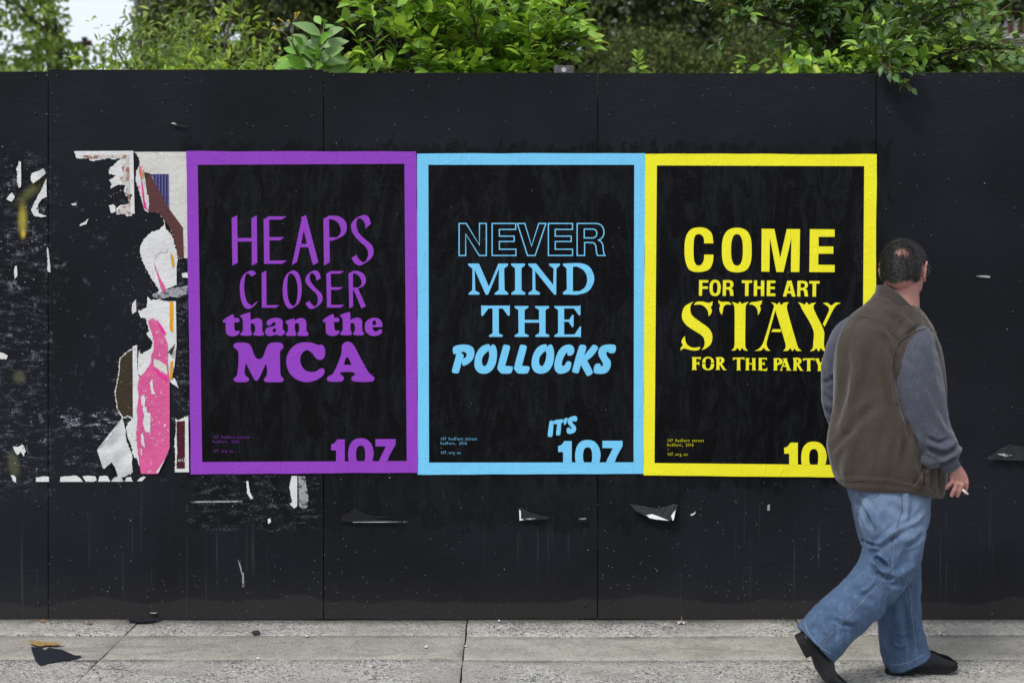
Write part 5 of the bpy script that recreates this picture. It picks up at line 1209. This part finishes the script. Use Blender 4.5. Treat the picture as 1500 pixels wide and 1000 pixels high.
for p, l in cand:
    n_ = p.area / tot * 22000; n_ = int(n_) + (rr.random() < n_ % 1); bl = bald(l)
    for _ in range(n_):
        if rr.random() > bl + .20: continue
        vs_ = [body.vertices[i].co for i in p.vertices]; a, b = rr.random(), rr.random(); o = vs_[0].lerp(vs_[1], a).lerp(vs_[3 % len(vs_)].lerp(vs_[2], a), b)
        N_ = p.normal; away = (o - crown); away -= N_ * away.dot(N_); away = away.normalized() if away.length > 1e-6 else Vector((1, 0, 0))
        d = (away + Vector((rr.gauss(0, .22), rr.gauss(0, .22), rr.gauss(-.15, .2)))).normalized(); ln = rr.uniform(.011, .026) * (.6 + .4 * bl)
        if l[2] < -.02: ln *= .6
        sd = N_.cross(d).normalized() * rr.uniform(.00030, .00055)
        p0 = o + N_ * .001; p1 = o + N_ * rr.uniform(.005, .0085) + d * ln * .55; p2 = o + N_ * rr.uniform(.003, .0095) + d * ln
        k_ = len(sv); sv += [p0 - sd, p0 + sd, p1 + sd, p1 - sd, p2]; sf += [(k_, k_+1, k_+2, k_+3), (k_+3, k_+2, k_+4)]
        g_ = 1 if rr.random() < .07 + (.12 if l[0] > .05 else 0) else 0; sm += [g_, g_]
st_ = linkh('hair_strands', mesh(sv, sf, 'h', sm), [M_HAIR, M_GREYHAIR]); st_['kind'] = 'stuff'
# spectacles: arms over the ears and rims before the eyes
gl = MB()
for sx in (1, -1):
    gl.tube([hl(sx * .079, -.012, .012), hl(sx * .083, .004, .022), hl(sx * .080, .05, .018), hl(sx * .070, .100, .014)], .0013, 6)
    ring = [hl(sx * .034 + .026 * math.cos(R(a)), .103 - .12 * abs(sx * .034 + .026 * math.cos(R(a))) ** 1.3, .004 + .020 * math.sin(R(a))) for a in range(0, 361, 24)]; gl.tube(ring, .0012, 5, caps=False)
gl.tube([hl(-.010, .104, .010), hl(.010, .104, .010)], .0012, 5); gl.build('spectacles', simple('steel_frame', (.12, .12, .13), .3, .7), PM, True)

# ---- sleeves
rs = limb([(1340, 492, -.90, 12, .05), (1343, 500, -.92, 22, .085), (1340, 520, -.95, 33, .088), (1343, 550, -.975, 36, .080), (1348, 580, -.99, 37, .074), (1355, 610, -1.0, 34, .068), (1365, 636, -1.01, 30, .062), (1377, 656, -1.013, 27, .056), (1385, 668, -1.013, 24, .05), (1389, 676, -1.013, 17, .038), (1391, 679, -1.013, 12.5, .032)], 4, 28)
cuffs = limb([(1387, 673, -1.013, 12.5, .029), (1391, 679, -1.013, 13.5, .030), (1395, 684.5, -1.013, 13.2, .029), (1396.5, 686.8, -1.013, 12, .026)], 3, 28)
sl_ = fused([rs, ell(P(1398, 659, -1.0), (.026, .034, .022)), ell(P(1366, 672, -1.02), (.045, .035, .032))], .0045, 3)
FG = 1.5
folds(sl_, [([(1352, 655), (1368, 660), (1382, 664), (1395, 658), (1402, 651)], 5, -9), ([(1356, 646), (1372, 656), (1386, 657), (1398, 648)], 5, 6), ([(1370, 676), (1384, 672), (1398, 664), (1407, 657)], 3.5, 6), ([(1374, 684), (1388, 676), (1401, 670)], 3, -5),
            ([(1345, 632), (1352, 652), (1362, 662)], 5, 5), ([(1326, 612), (1338, 640), (1350, 655)], 4, -4), ([(1370, 600), (1378, 622), (1392, 640)], 5, 3), ([(1350, 560), (1366, 600), (1384, 632)], 6, 3), ([(1330, 520), (1340, 545), (1344, 580)], 7, -3),
            ([(1362, 505), (1368, 540), (1372, 575)], 6, 3), ([(1345, 508), (1350, 530), (1352, 560)], 5, 2.5), ([(1358, 640), (1374, 648), (1390, 642)], 3, -4)])
cockle(sl_, 14, .004, 3)
so_ = link('sleeve', sl_, PM, M_SLEEVE, True)
link('cuff', mesh(*cuffs), PM, M_CUFF, True)
ls = fused([limb([(1262, 470, -.82, 14, .05), (1248, 490, -.80, 26, .075), (1234, 520, -.78, 27, .07), (1226, 555, -.76, 23, .062), (1226, 590, -.74, 21, .056), (1234, 620, -.72, 19, .05), (1246, 650, -.71, 16, .042), (1254, 668, -.71, 11, .032)], 4, 24)], .006, 3)
folds(ls, [([(1205, 575), (1215, 585), (1226, 588)], 4, -5), ([(1205, 560), (1214, 558), (1224, 552)], 4, -4), ([(1207, 600), (1218, 606), (1226, 606)], 4, -5), ([(1206, 588), (1216, 595), (1226, 598)], 3, 4), ([(1210, 530), (1216, 545), (1222, 548)], 4, 4)]); cockle(ls, 16, .003, 8)
link('sleeve', ls, PM, M_SLEEVE, True)

# ---- fleece vest
vr = [(426, 1286, 1312, .045, YM + .0), (432, 1281, 1322, .062, YM), (440, 1273, 1334, .078, YM), (449, 1262, 1345, .092, YM), (459, 1249, 1354, .105, YM), (471, 1239, 1361, .118, YM), (486, 1230, 1369, .132, YM), (510, 1223.5, 1378, .146, YM), (540, 1221, 1382, .155, YM), (572, 1221, 1384, .160, YM), (604, 1219.5, 1384, .166, YM), (630, 1214.5, 1384, .172, YM), (655, 1212.5, 1385, .175, YM), (682, 1215.5, 1385, .170, YM), (700, 1220, 1384, .162, YM), (711, 1224, 1382, .158, YM), (716, 1228, 1380, .150, YM)]
ve = fused([torso(vr, 4, 56), ell(P(1352, 500, -.93), (.055, .06, .05))], .0050, 2)
# the hem rides up over the hips on the left, drops towards the front
Vv = co_np(ve); s_ = F / (D + Vv[:, 1]); X = 750 + Vv[:, 0] * s_; Yp = 372 + (H - Vv[:, 2]) * s_
lowm = np.clip((Yp - 640) / 70, 0, 1) ** 1.5; target = np.interp(X, [1215, 1238, 1260, 1300, 1330, 1350, 1372, 1385], [-14, -6, -3, -3, -3, 0, 7, 10]); backy = np.clip(-(Vv[:, 1] - YM) / .1, -1, 1) * 0
Vv[:, 2] -= (target * lowm) / s_; set_np(ve, Vv)
vf = [([(1262, 478), (1258, 540), (1240, 600), (1232, 650)], 10, 4), ([(1240, 500), (1236, 560), (1232, 610)], 8, -3.5), ([(1290, 500), (1292, 560), (1286, 640)], 12, 3), ([(1312, 530), (1322, 580), (1330, 640), (1322, 690)], 7, -6),
      ([(1300, 505), (1306, 560), (1318, 610), (1330, 660)], 6, 4), ([(1318, 600), (1332, 650), (1338, 700)], 6, 5), ([(1338, 610), (1350, 660), (1352, 700)], 6, -6), ([(1226, 640), (1240, 632), (1262, 610), (1290, 590)], 9, -3), ([(1216, 662), (1226, 650), (1250, 628)], 6, -3),
      ([(1238, 700), (1242, 672), (1250, 640)], 8, 3), ([(1262, 700), (1268, 660), (1262, 620)], 9, -2.5), ([(1290, 705), (1296, 668), (1304, 640)], 9, 2.5), ([(1290, 480), (1304, 500), (1314, 520)], 6, 3.5), ([(1336, 470), (1326, 482), (1320, 496)], 6, 3), ([(1345, 478), (1336, 486), (1328, 494)], 4, -3),
      ([(1276, 448), (1262, 456), (1248, 468)], 7, 2.5), ([(1300, 450), (1318, 462), (1332, 478)], 7, 2.5), ([(1356, 668), (1354, 690), (1352, 712)], 3, -7), ([(1368, 672), (1368, 700), (1370, 720)], 4, 6), ([(1376, 560), (1379, 610), (1379, 660)], 3, -4), ([(1222, 700), (1300, 704), (1376, 718)], 4, 1.5),
      ([(1340, 716), (1350, 700), (1360, 684)], 3, 5)]
FG = 2.0
folds(ve, vf); cockle(ve, 9, .007, 1, (1, 1, .45)); cockle(ve, 26, .0022, 4, (1, 1, .5))
link('vest', ve, PM, M_VEST, True); TV = tree_of(ve); TS = tree_of(sl_)
# stand-up collar: a double band round the neck, open at the throat on the far side
cl = MB(); n_ = 44; rings = [(.0, 1.02), (.35, 1.0), (.8, .97), (1.0, .955), (1.03, .93), (.98, .905), (.5, .92), (.0, .94)]
for hgt, rad in rings:
    for k_ in range(n_ + 1):
        a = math.radians(120 - 330 * k_ / n_ + 0)                                # leaves the throat open
        ca, sa = math.cos(a), math.sin(a); wob = 1 + .03 * math.sin(3 * a) + .02 * math.sin(7 * a + 1)
        bx_ = 1320 + 38.5 * ca * rad * wob; top = float(np.interp(ca, [-1, -.6, -.1, .35, .7, 1], [418, 418.5, 430, 446, 459, 468])); base = float(np.interp(ca, [-1, -.5, 0, .5, 1], [436, 446, 458, 470, 480]))
        py = base + (top - base) * hgt; c = P(bx_, py, YM + .083 * sa * rad * wob); cl.v.append(tuple(c))
W = n_ + 1
for j in range(len(rings) - 1):
    for k_ in range(n_): cl.f.append((j*W+k_, j*W+k_+1, (j+1)*W+k_+1, (j+1)*W+k_)); cl.m.append(0)
co2 = cl.build('collar', M_VESTD, PM, True); TC = tree_of(co2.data)
seam('collar_seam', [TC, TV], [(1284, 423), (1292, 424), (1304, 427), (1318, 435), (1332, 447), (1345, 459), (1354, 468)], .0016, M_VESTD, PM, .0)
seam('collar_edge', [TC, TV], [(1283, 436), (1292, 440), (1306, 446), (1322, 456), (1336, 467), (1348, 476)], .0018, M_VESTD, PM, .0)
seam('yoke_seam', [TV], [(1233, 470), (1246, 464.5), (1262, 463.5), (1278, 466), (1292, 473), (1304, 484), (1317, 497)], .0022, M_VESTD, PM, .0005)
seam('side_seam', [TV], [(1313, 505), (1318, 560), (1330, 600), (1340, 640), (1346, 670)], .0018, M_VESTD, PM, .0003)
seam('armhole_binding', [TV, TS], [(1376, 500), (1371, 488), (1362, 481), (1350, 483), (1336, 488), (1322, 495), (1314, 504), (1308, 520), (1305, 540), (1306, 556), (1309, 574), (1314, 592)], .0042, M_VESTD, PM, .0)
seam('hem_band', [TV], [(1236, 706), (1260, 703), (1290, 702), (1316, 702), (1340, 706), (1360, 712), (1378, 717)], .0016, M_VESTD, PM, .0)
seam('pocket_zip', [TV], [(1358, 677), (1352, 695), (1344, 712)], .0022, simple('black_zip', (.01, .01, .01), .5, .4), PM, .0008)

# ---- jeans
jn = [torso([(695, 1240, 1374, .135, YM), (720, 1243, 1364, .140, YM), (745, 1251, 1361, .140, YM), (768, 1258, 1358, .13, YM), (785, 1266, 1350, .11, YM)], 3, 40),
      limb([(1308, 715, -.925, 50, .085), (1308, 760, -.94, 50, .095), (1310, 795, -.95, 43, .095), (1301, 825, -.96, 41, .088), (1285, 850, -.965, 38, .082), (1262, 876, -.97, 36, .080), (1230, 906, -.975, 36.5, .082), (1198, 939, -.98, 37.5, .086), (1195.5, 941.5, -.98, 36, .082)], 5, 28),
      limb([(1292, 715, -.82, 46, .085), (1296, 760, -.81, 44, .09), (1306, 800, -.80, 40, .088), (1315, 840, -.79, 34, .080), (1316, 880, -.785, 32.5, .076), (1320, 920, -.78, 33, .080), (1325, 947, -.78, 34, .086), (1330, 965, -.78, 34.5, .088), (1331, 968, -.78, 33, .085)], 5, 28)]
je = fused(jn, .0044, 2)
Vv = co_np(je); s_ = F / (D + Vv[:, 1]); X = 750 + Vv[:, 0] * s_; Yp = 372 + (H - Vv[:, 2]) * s_
pass
jf = [([(1262, 790), (1276, 798), (1290, 800)], 3, -5), ([(1330, 770), (1344, 762), (1354, 752)], 4, 4), ([(1328, 800), (1342, 792), (1350, 782)], 4, -5), ([(1280, 838), (1296, 846), (1312, 848)], 4, -5), ([(1258, 868), (1270, 862), (1282, 850)], 4, 3), ([(1220, 906), (1236, 914), (1250, 916)], 4, -4), ([(1306, 940), (1316, 946), (1330, 944)], 4, 4), ([(1310, 930), (1322, 934), (1336, 930)], 3, -4), ([(1279, 815), (1290, 822), (1300, 828)], 4, -7), ([(1270, 806), (1284, 800), (1300, 786), (1318, 770)], 5, 5), ([(1276, 822), (1292, 836), (1306, 838)], 5, 5), ([(1290, 812), (1298, 822), (1306, 832)], 3, 5), ([(1318, 830), (1330, 812), (1342, 790)], 8, -3),
      ([(1310, 845), (1328, 835), (1340, 826)], 6, 4), ([(1256, 735), (1268, 752), (1278, 776)], 4, -7), ([(1264, 732), (1276, 750), (1284, 772)], 5, 4), ([(1300, 735), (1316, 748), (1332, 752)], 7, -2.5), ([(1325, 715), (1330, 740), (1326, 765)], 6, 3),
      ([(1300, 792), (1316, 784), (1336, 776)], 6, -3), ([(1296, 850), (1310, 856), (1326, 854)], 5, -3), ([(1246, 858), (1262, 872), (1282, 882)], 7, -3), ([(1226, 884), (1240, 902), (1256, 912)], 8, 3), ([(1196, 904), (1206, 916), (1210, 930)], 7, 3.5), ([(1210, 900), (1222, 918), (1226, 938)], 7, -3.5),
      ([(1186, 912), (1192, 924), (1194, 934)], 5, -3), ([(1300, 880), (1304, 915), (1302, 955)], 6, -4), ([(1312, 878), (1318, 915), (1320, 950)], 6, 4), ([(1326, 885), (1330, 920), (1334, 948)], 5, -4), ([(1340, 900), (1346, 930), (1352, 950)], 5, 3), ([(1338, 850), (1340, 880), (1344, 905)], 4, -3),
      ([(1286, 905), (1294, 930), (1300, 960)], 5, 3), ([(1240, 725), (1250, 738), (1256, 755)], 5, 3)]
FG = 2.3
folds(je, jf); cockle(je, 10, .006, 5); cockle(je, 34, .0016, 9, (1, 1, .7))
link('jeans', je, PM, M_DENIM, True); TJ = tree_of(je)
os_ = [(1320, 712), (1321, 730), (1321.5, 745), (1317, 762), (1309, 785), (1306, 808), (1304, 830), (1290, 850), (1271, 868), (1255, 886), (1238, 903), (1218, 924), (1202, 941)]
seam('outer_seam', [TJ], os_, .0022, M_SEAM, PM, .0002); seam('stitching', [TJ], [(a + 2.2, b + 1.2) for a, b in os_], .0010, M_STITCH, PM, .0006)
ls_ = [(1333, 842), (1336, 870), (1338.5, 900), (1343, 935), (1346, 954)]
seam('outer_seam', [TJ], ls_, .0026, M_SEAM, PM, .0002); seam('stitching', [TJ], [(a - 2.6, b) for a, b in ls_], .0010, M_STITCH, PM, .0006)
seam('hem_stitching', [TJ], [(1178, 910), (1184, 926), (1196, 942), (1210, 953), (1224, 960)], .0010, M_STITCH, PM, .0006)
seam('hem_stitching', [TJ], [(1298, 972), (1312, 973.5), (1330, 970), (1343, 964), (1352, 958)], .0010, M_STITCH, PM, .0006)
seam('pocket', [TJ], [(1254, 713), (1258, 722), (1266, 728), (1277, 728.5), (1287, 727), (1287.5, 714)], .0014, M_SEAM, PM, .0006)

seam('hem_edge', [TJ], [(1174, 915), (1181, 929), (1193, 945), (1207, 957), (1220, 963)], .0028, M_SEAM, PM, .0)
seam('hem_edge', [TJ], [(1299, 976), (1312, 977), (1330, 974), (1342, 968)], .0028, M_SEAM, PM, .0)
# ---- shoes, heel to toe along a bending sole line
def shoe(name, heel, hdg, spine, label=None):
    """spine: list of (s along foot, height of the sole's underside, tilt) ; hdg heading vector on the ground"""
    t = empty(name, heel); t.parent = PM; t.matrix_parent_inverse = Matrix.Translation(PM.location).inverted()
    hx = Vector(hdg).normalized(); lat = hx.cross(Vector((0, 0, 1))); Lf = .295
    def at(s, l, h):   # s 0..1 along, l lateral m, h height above sole underside
        n = len(spine) - 1; f = min(s, .9999) * n; i = int(f); u = f - i
        a, b = spine[i], spine[i+1]; p = Vector((a[0] + (b[0]-a[0])*u, 0, a[1] + (b[1]-a[1])*u))
        tg = Vector((b[0]-a[0], 0, b[1]-a[1])).normalized()
        if i + 2 <= n: c_ = spine[i+2]; t2 = Vector((c_[0]-b[0], 0, c_[1]-b[1])).normalized(); tg = tg.lerp(t2, u * .5).normalized()
        if i > 0: z_ = spine[i-1]; t0 = Vector((a[0]-z_[0], 0, a[1]-z_[1])).normalized(); tg = tg.lerp(t0, (1-u) * .5).normalized()
        nr = Vector((-tg.z, 0, tg.x)); p = p + nr * h
        return Vector(heel) + hx * p.x + lat * l + Vector((0, 0, p.z))
    wid = lambda s: np.interp(s, [0, .04, .12, .3, .5, .66, .8, .92, .98, 1], [.010, .026, .034, .034, .038, .050, .049, .036, .020, .004])
    off = lambda s: np.interp(s, [0, .3, .7, 1], [0, .002, .006, .0])
    ss = [0, .02, .05, .1, .17, .25, .33, .42, .5, .58, .66, .74, .82, .89, .94, .975, .995, 1]
    # welted sole and heel block
    sb = MB(); V = []; 
    for s in ss:
        w_ = wid(s) + .004
        for l, h in ((-w_, 0), (w_, 0), (w_, .012), (-w_, .012)): V.append(at(s, l + off(s), h + (.014 if s < .30 else .014 - .008 * min(1, (s - .3) / .12)) if h == 0 else .026 - .006 * min(1, max(0, (s - .3) / .3))))
    Fa = []
    for i in range(len(ss) - 1):
        for k_ in range(4): Fa.append((i*4+k_, (i+1)*4+k_, (i+1)*4+(k_+1) % 4, i*4+(k_+1) % 4))
    Fa += [(0, 1, 2, 3), tuple((len(ss)-1)*4 + k_ for k_ in (3, 2, 1, 0))]
    sb.add(V, Fa); V = []; hs = [0, .02, .05, .1, .17, .25, .275]
    for s in hs:
        w_ = wid(s) + .003
        for l, h in ((-w_, -.006), (w_, -.006), (w_, .016), (-w_, .016)): V.append(at(s, l, h))
    Fa = []
    for i in range(len(hs) - 1):
        for k_ in range(4): Fa.append((i*4+k_, (i+1)*4+k_, (i+1)*4+(k_+1) % 4, i*4+(k_+1) % 4))
    Fa += [(0, 1, 2, 3), tuple((len(hs)-1)*4 + k_ for k_ in (3, 2, 1, 0))]
    sb.add(V, Fa)
    def lk(nm, me, mt, sm=False):
        o = bpy.data.objects.new(nm, me); COL.objects.link(o); o.parent = t; o.matrix_parent_inverse = Matrix.Translation(t.location).inverted(); me.materials.append(mt)
        if sm: me.polygons.foreach_set('use_smooth', [True] * len(me.polygons))
    lk('sole', mesh(sb.v, sb.f), M_SOLE)
    top = lambda s: np.interp(s, [0, .03, .1, .2, .34, .45, .55, .66, .78, .88, .95, 1], [.045, .078, .084, .088, .090, .086, .074, .060, .052, .044, .032, .020])
    V = []; n = 18
    for s in ss:
        w_, h = wid(s), top(s); b0 = .022
        for k_ in range(n):
            a = math.pi * k_ / (n - 1); x = math.cos(a); z = math.sin(a)
            crz = .0016 * math.sin(s * 95) * math.exp(-((s - .66) / .07) ** 2) * z
            V.append(at(s, off(s) + w_ * (abs(x) ** .72) * (1 if x > 0 else -1) * (1 - .25 * z * (s < .5)), b0 + (h - b0) * z ** .8 + crz))
    Fa = [(i*n+k_, i*n+k_+1, (i+1)*n+k_+1, (i+1)*n+k_) for i in range(len(ss)-1) for k_ in range(n-1)]
    Fa += [tuple(range(n)), tuple((len(ss)-1)*n + k_ for k_ in range(n))[::-1]]
    me = mesh(V, Fa); me.materials.append(M_LEATHER); lk('upper', me, M_LEATHER, True)
    wl = MB(); wl.tube([at(s, off(s) + wid(s) + .003, .026 - .006 * min(1, max(0, (s - .3) / .3))) for s in ss[1:-1]], .0022, 6); wl.tube([at(s, off(s) - wid(s) - .003, .026 - .006 * min(1, max(0, (s - .3) / .3))) for s in ss[1:-1]], .0022, 6)
    lk('welt', mesh(wl.v, wl.f), M_SOLE, True)
    return t
hf = P(1298, 992, -.79); hf.z = .006
shoe('shoe', hf, (.955, .10, 0), [(0, 0), (.05, 0), (.1, 0), (.15, 0), (.2, .001), (.235, .003), (.262, .009), (.280, .016)])
# trailing foot: heel lifted, weight on the ball
hn = P(1166, 926, -.985); hd = Vector((.93, -.10, 0))
pts = [(0, 0)]; ang = [62, 62, 61, 59, 54, 40, 18, 4]
for a in ang: pts.append((pts[-1][0] + .0365 * math.cos(R(a)), pts[-1][1] - .0365 * math.sin(R(a))))
dz = hn.z + pts[-1][1] - .004
hn.z -= dz if abs(dz) < .12 else 0
print('TRAIL heel shift', dz)
shoe('shoe', hn, hd, pts)
# ---- cigarette between index and middle finger
ca, cb = hpz(478, 750, -.012), hpz(582, 838, -.020)
cg = empty('cigarette', ca); tag(cg, 'lit white cigarette held between two fingers of the walking man', 'cigarette')
m_ = MB(); m_.tube([ca, ca.lerp(cb, .75)], .0040, 10); m_.build('paper', simple('cigarette_paper', (.82, .81, .78), .7, .2), cg, True)
m_ = MB(); m_.tube([ca.lerp(cb, .752), cb], [.0040, .0036], 10); m_.build('ash', simple('ash', (.42, .41, .40), .9, .1, .4, 300), cg, True)

# ------------------------------------------------------------------ litter on the pavement
def ground_flat(name, label, cat, s, mat, hgt, curl=0, seed=0, thick=.0):
    """scrap lying on the slabs: outline in photo measures dropped onto the ground"""
    c = jag(s, .5, seed, 2.2); V2 = []
    for v in c:
        k_ = F * H / (v[1] - 372); V2.append(Vector((((v[0] - 750) / F) * k_, k_ - D)))
    n = len(V2); cen = sum(V2, Vector((0, 0))) / n; mxr = max((v - cen).length for v in V2)
    pts = list(V2) + [cen.lerp(v, t_) for v in V2[::3] for t_ in (.35, .7)]
    vo, _, fo, *_ = mgeo.delaunay_2d_cdt(pts, [(i, (i+1) % n) for i in range(n)], [list(range(n))], 1, 1e-6)
    V = []
    for v in vo: r_ = (Vector(v) - cen).length / mxr; V.append((v[0], v[1], hgt + curl * r_ ** 2 * (.4 + abs(mnoise.noise(Vector((v[0]*9, v[1]*9, seed))))) ))
    o = link(name, mesh(V, [tuple(f) for f in fo]), None, mat, True); tag(o, label, cat); return o
M_FLAKE = simple('charred_paint_flake', (.014, .016, .024), .6, .3, .4, 40, .3)
ground_flat('paint_flake', 'large dark blue black paint flake lying on the left paving slab', 'paint flake', '45,950 60,950 66,954 71,950 90,953 100,957 108,961 121,962 112,966 90,970 72,973 59,977 52,970', M_FLAKE, .006, .003, 1)
ground_flat('dead_leaf', 'curled tan dead leaf strip beside the large dark flake', 'dead leaf', '40,944 60,943 80,944 92,947 80,949 66,948 60,950 48,948', simple('dry_leaf', (.30, .20, .075), .8, .2, .4, 60), .010, .010, 2)
ground_flat('bark_strip', 'flat dark strip lying against the foot of the second board', 'litter', '186,909 200,911 222,908 234,904 236,909 228,912.5 205,914.5 188,914', M_FLAKE, .010, .012, 3)
ground_flat('plaster_chip', 'pale chip on the end of the dark strip by the second board', 'litter', '219,909 230,904.9 236,904.8 235,907 226,910', simple('pale_chip', (.42, .41, .39), .8, .2), .034, .004, 4)
for i, (lb, x, y_, r_, c_) in enumerate([('tiny white chip on the joint of the slabs near the left', 378, 966, 3.2, (.6, .6, .58)), ('small brown leaf bit beside the foot of the leftmost boards', 132, 914.5, 5, (.22, .11, .06)), ('small rust coloured leaf bit left of the bark strip', 62, 911.5, 5, (.25, .14, .09)),
     ('white chip on the slab below the blue poster', 624, 949, 3.4, (.6, .6, .6)), ('pale chip beside the middle joint of the slabs', 682, 948, 2.4, (.6, .6, .58)), ('dark twig end lying on the smooth slab near the second board', 376, 928.5, 7, (.03, .03, .03)), ('tiny pale chip on the rough slab left of the middle', 450, 933, 2.4, (.6, .6, .58)), ('white chip against the foot of the third board', 731, 911, 2.2, (.6, .6, .58))]):
    ground_flat('chip', lb, 'litter', ' '.join('%g,%g' % (x + r_ * math.cos(a) * random.uniform(.7, 1.3), y_ + r_ * .45 * math.sin(a) * random.uniform(.7, 1.3)) for a in [k_ * R(60) for k_ in range(6)]), simple('chip_colour_%d' % i, c_, .8, .2), .006, .004, 10 + i)
def gp(px, py):
    k_ = F * H / (py - 372); return Vector((((px - 750) / F) * k_, k_ - D, 0))
fw = empty('fallen_flower', gp(998, 914)); tag(fw, 'small fallen white flower with brown stem at the foot of the boards', 'flower')
for k_ in range(5):
    a = R(72 * k_ + 10); c = gp(998, 914) + Vector((0, 0, .005)); d = Vector((math.cos(a), math.sin(a), 0)); n = Vector((-d.y, d.x, 0))
    me = mesh([c, c + d * .012 + n * .007 + Vector((0, 0, .006)), c + d * .028 + Vector((0, 0, .002)), c + d * .012 - n * .007 + Vector((0, 0, .006))], [(0, 1, 2, 3)]); link('petal', me, fw, M_WHITE, True)
m_ = MB(); m_.tube([gp(998, 914) + Vector((0, 0, .006)), gp(998, 914) + Vector((.002, 0, .02)), gp(998, 914) + Vector((.001, .002, .036))], [.003, .0022, .001], 5); m_.build('flower_stem', simple('brown_stem', (.25, .17, .07), .8), fw)
print('TRIS', sum(len(m.polygons) for m in bpy.data.meshes))
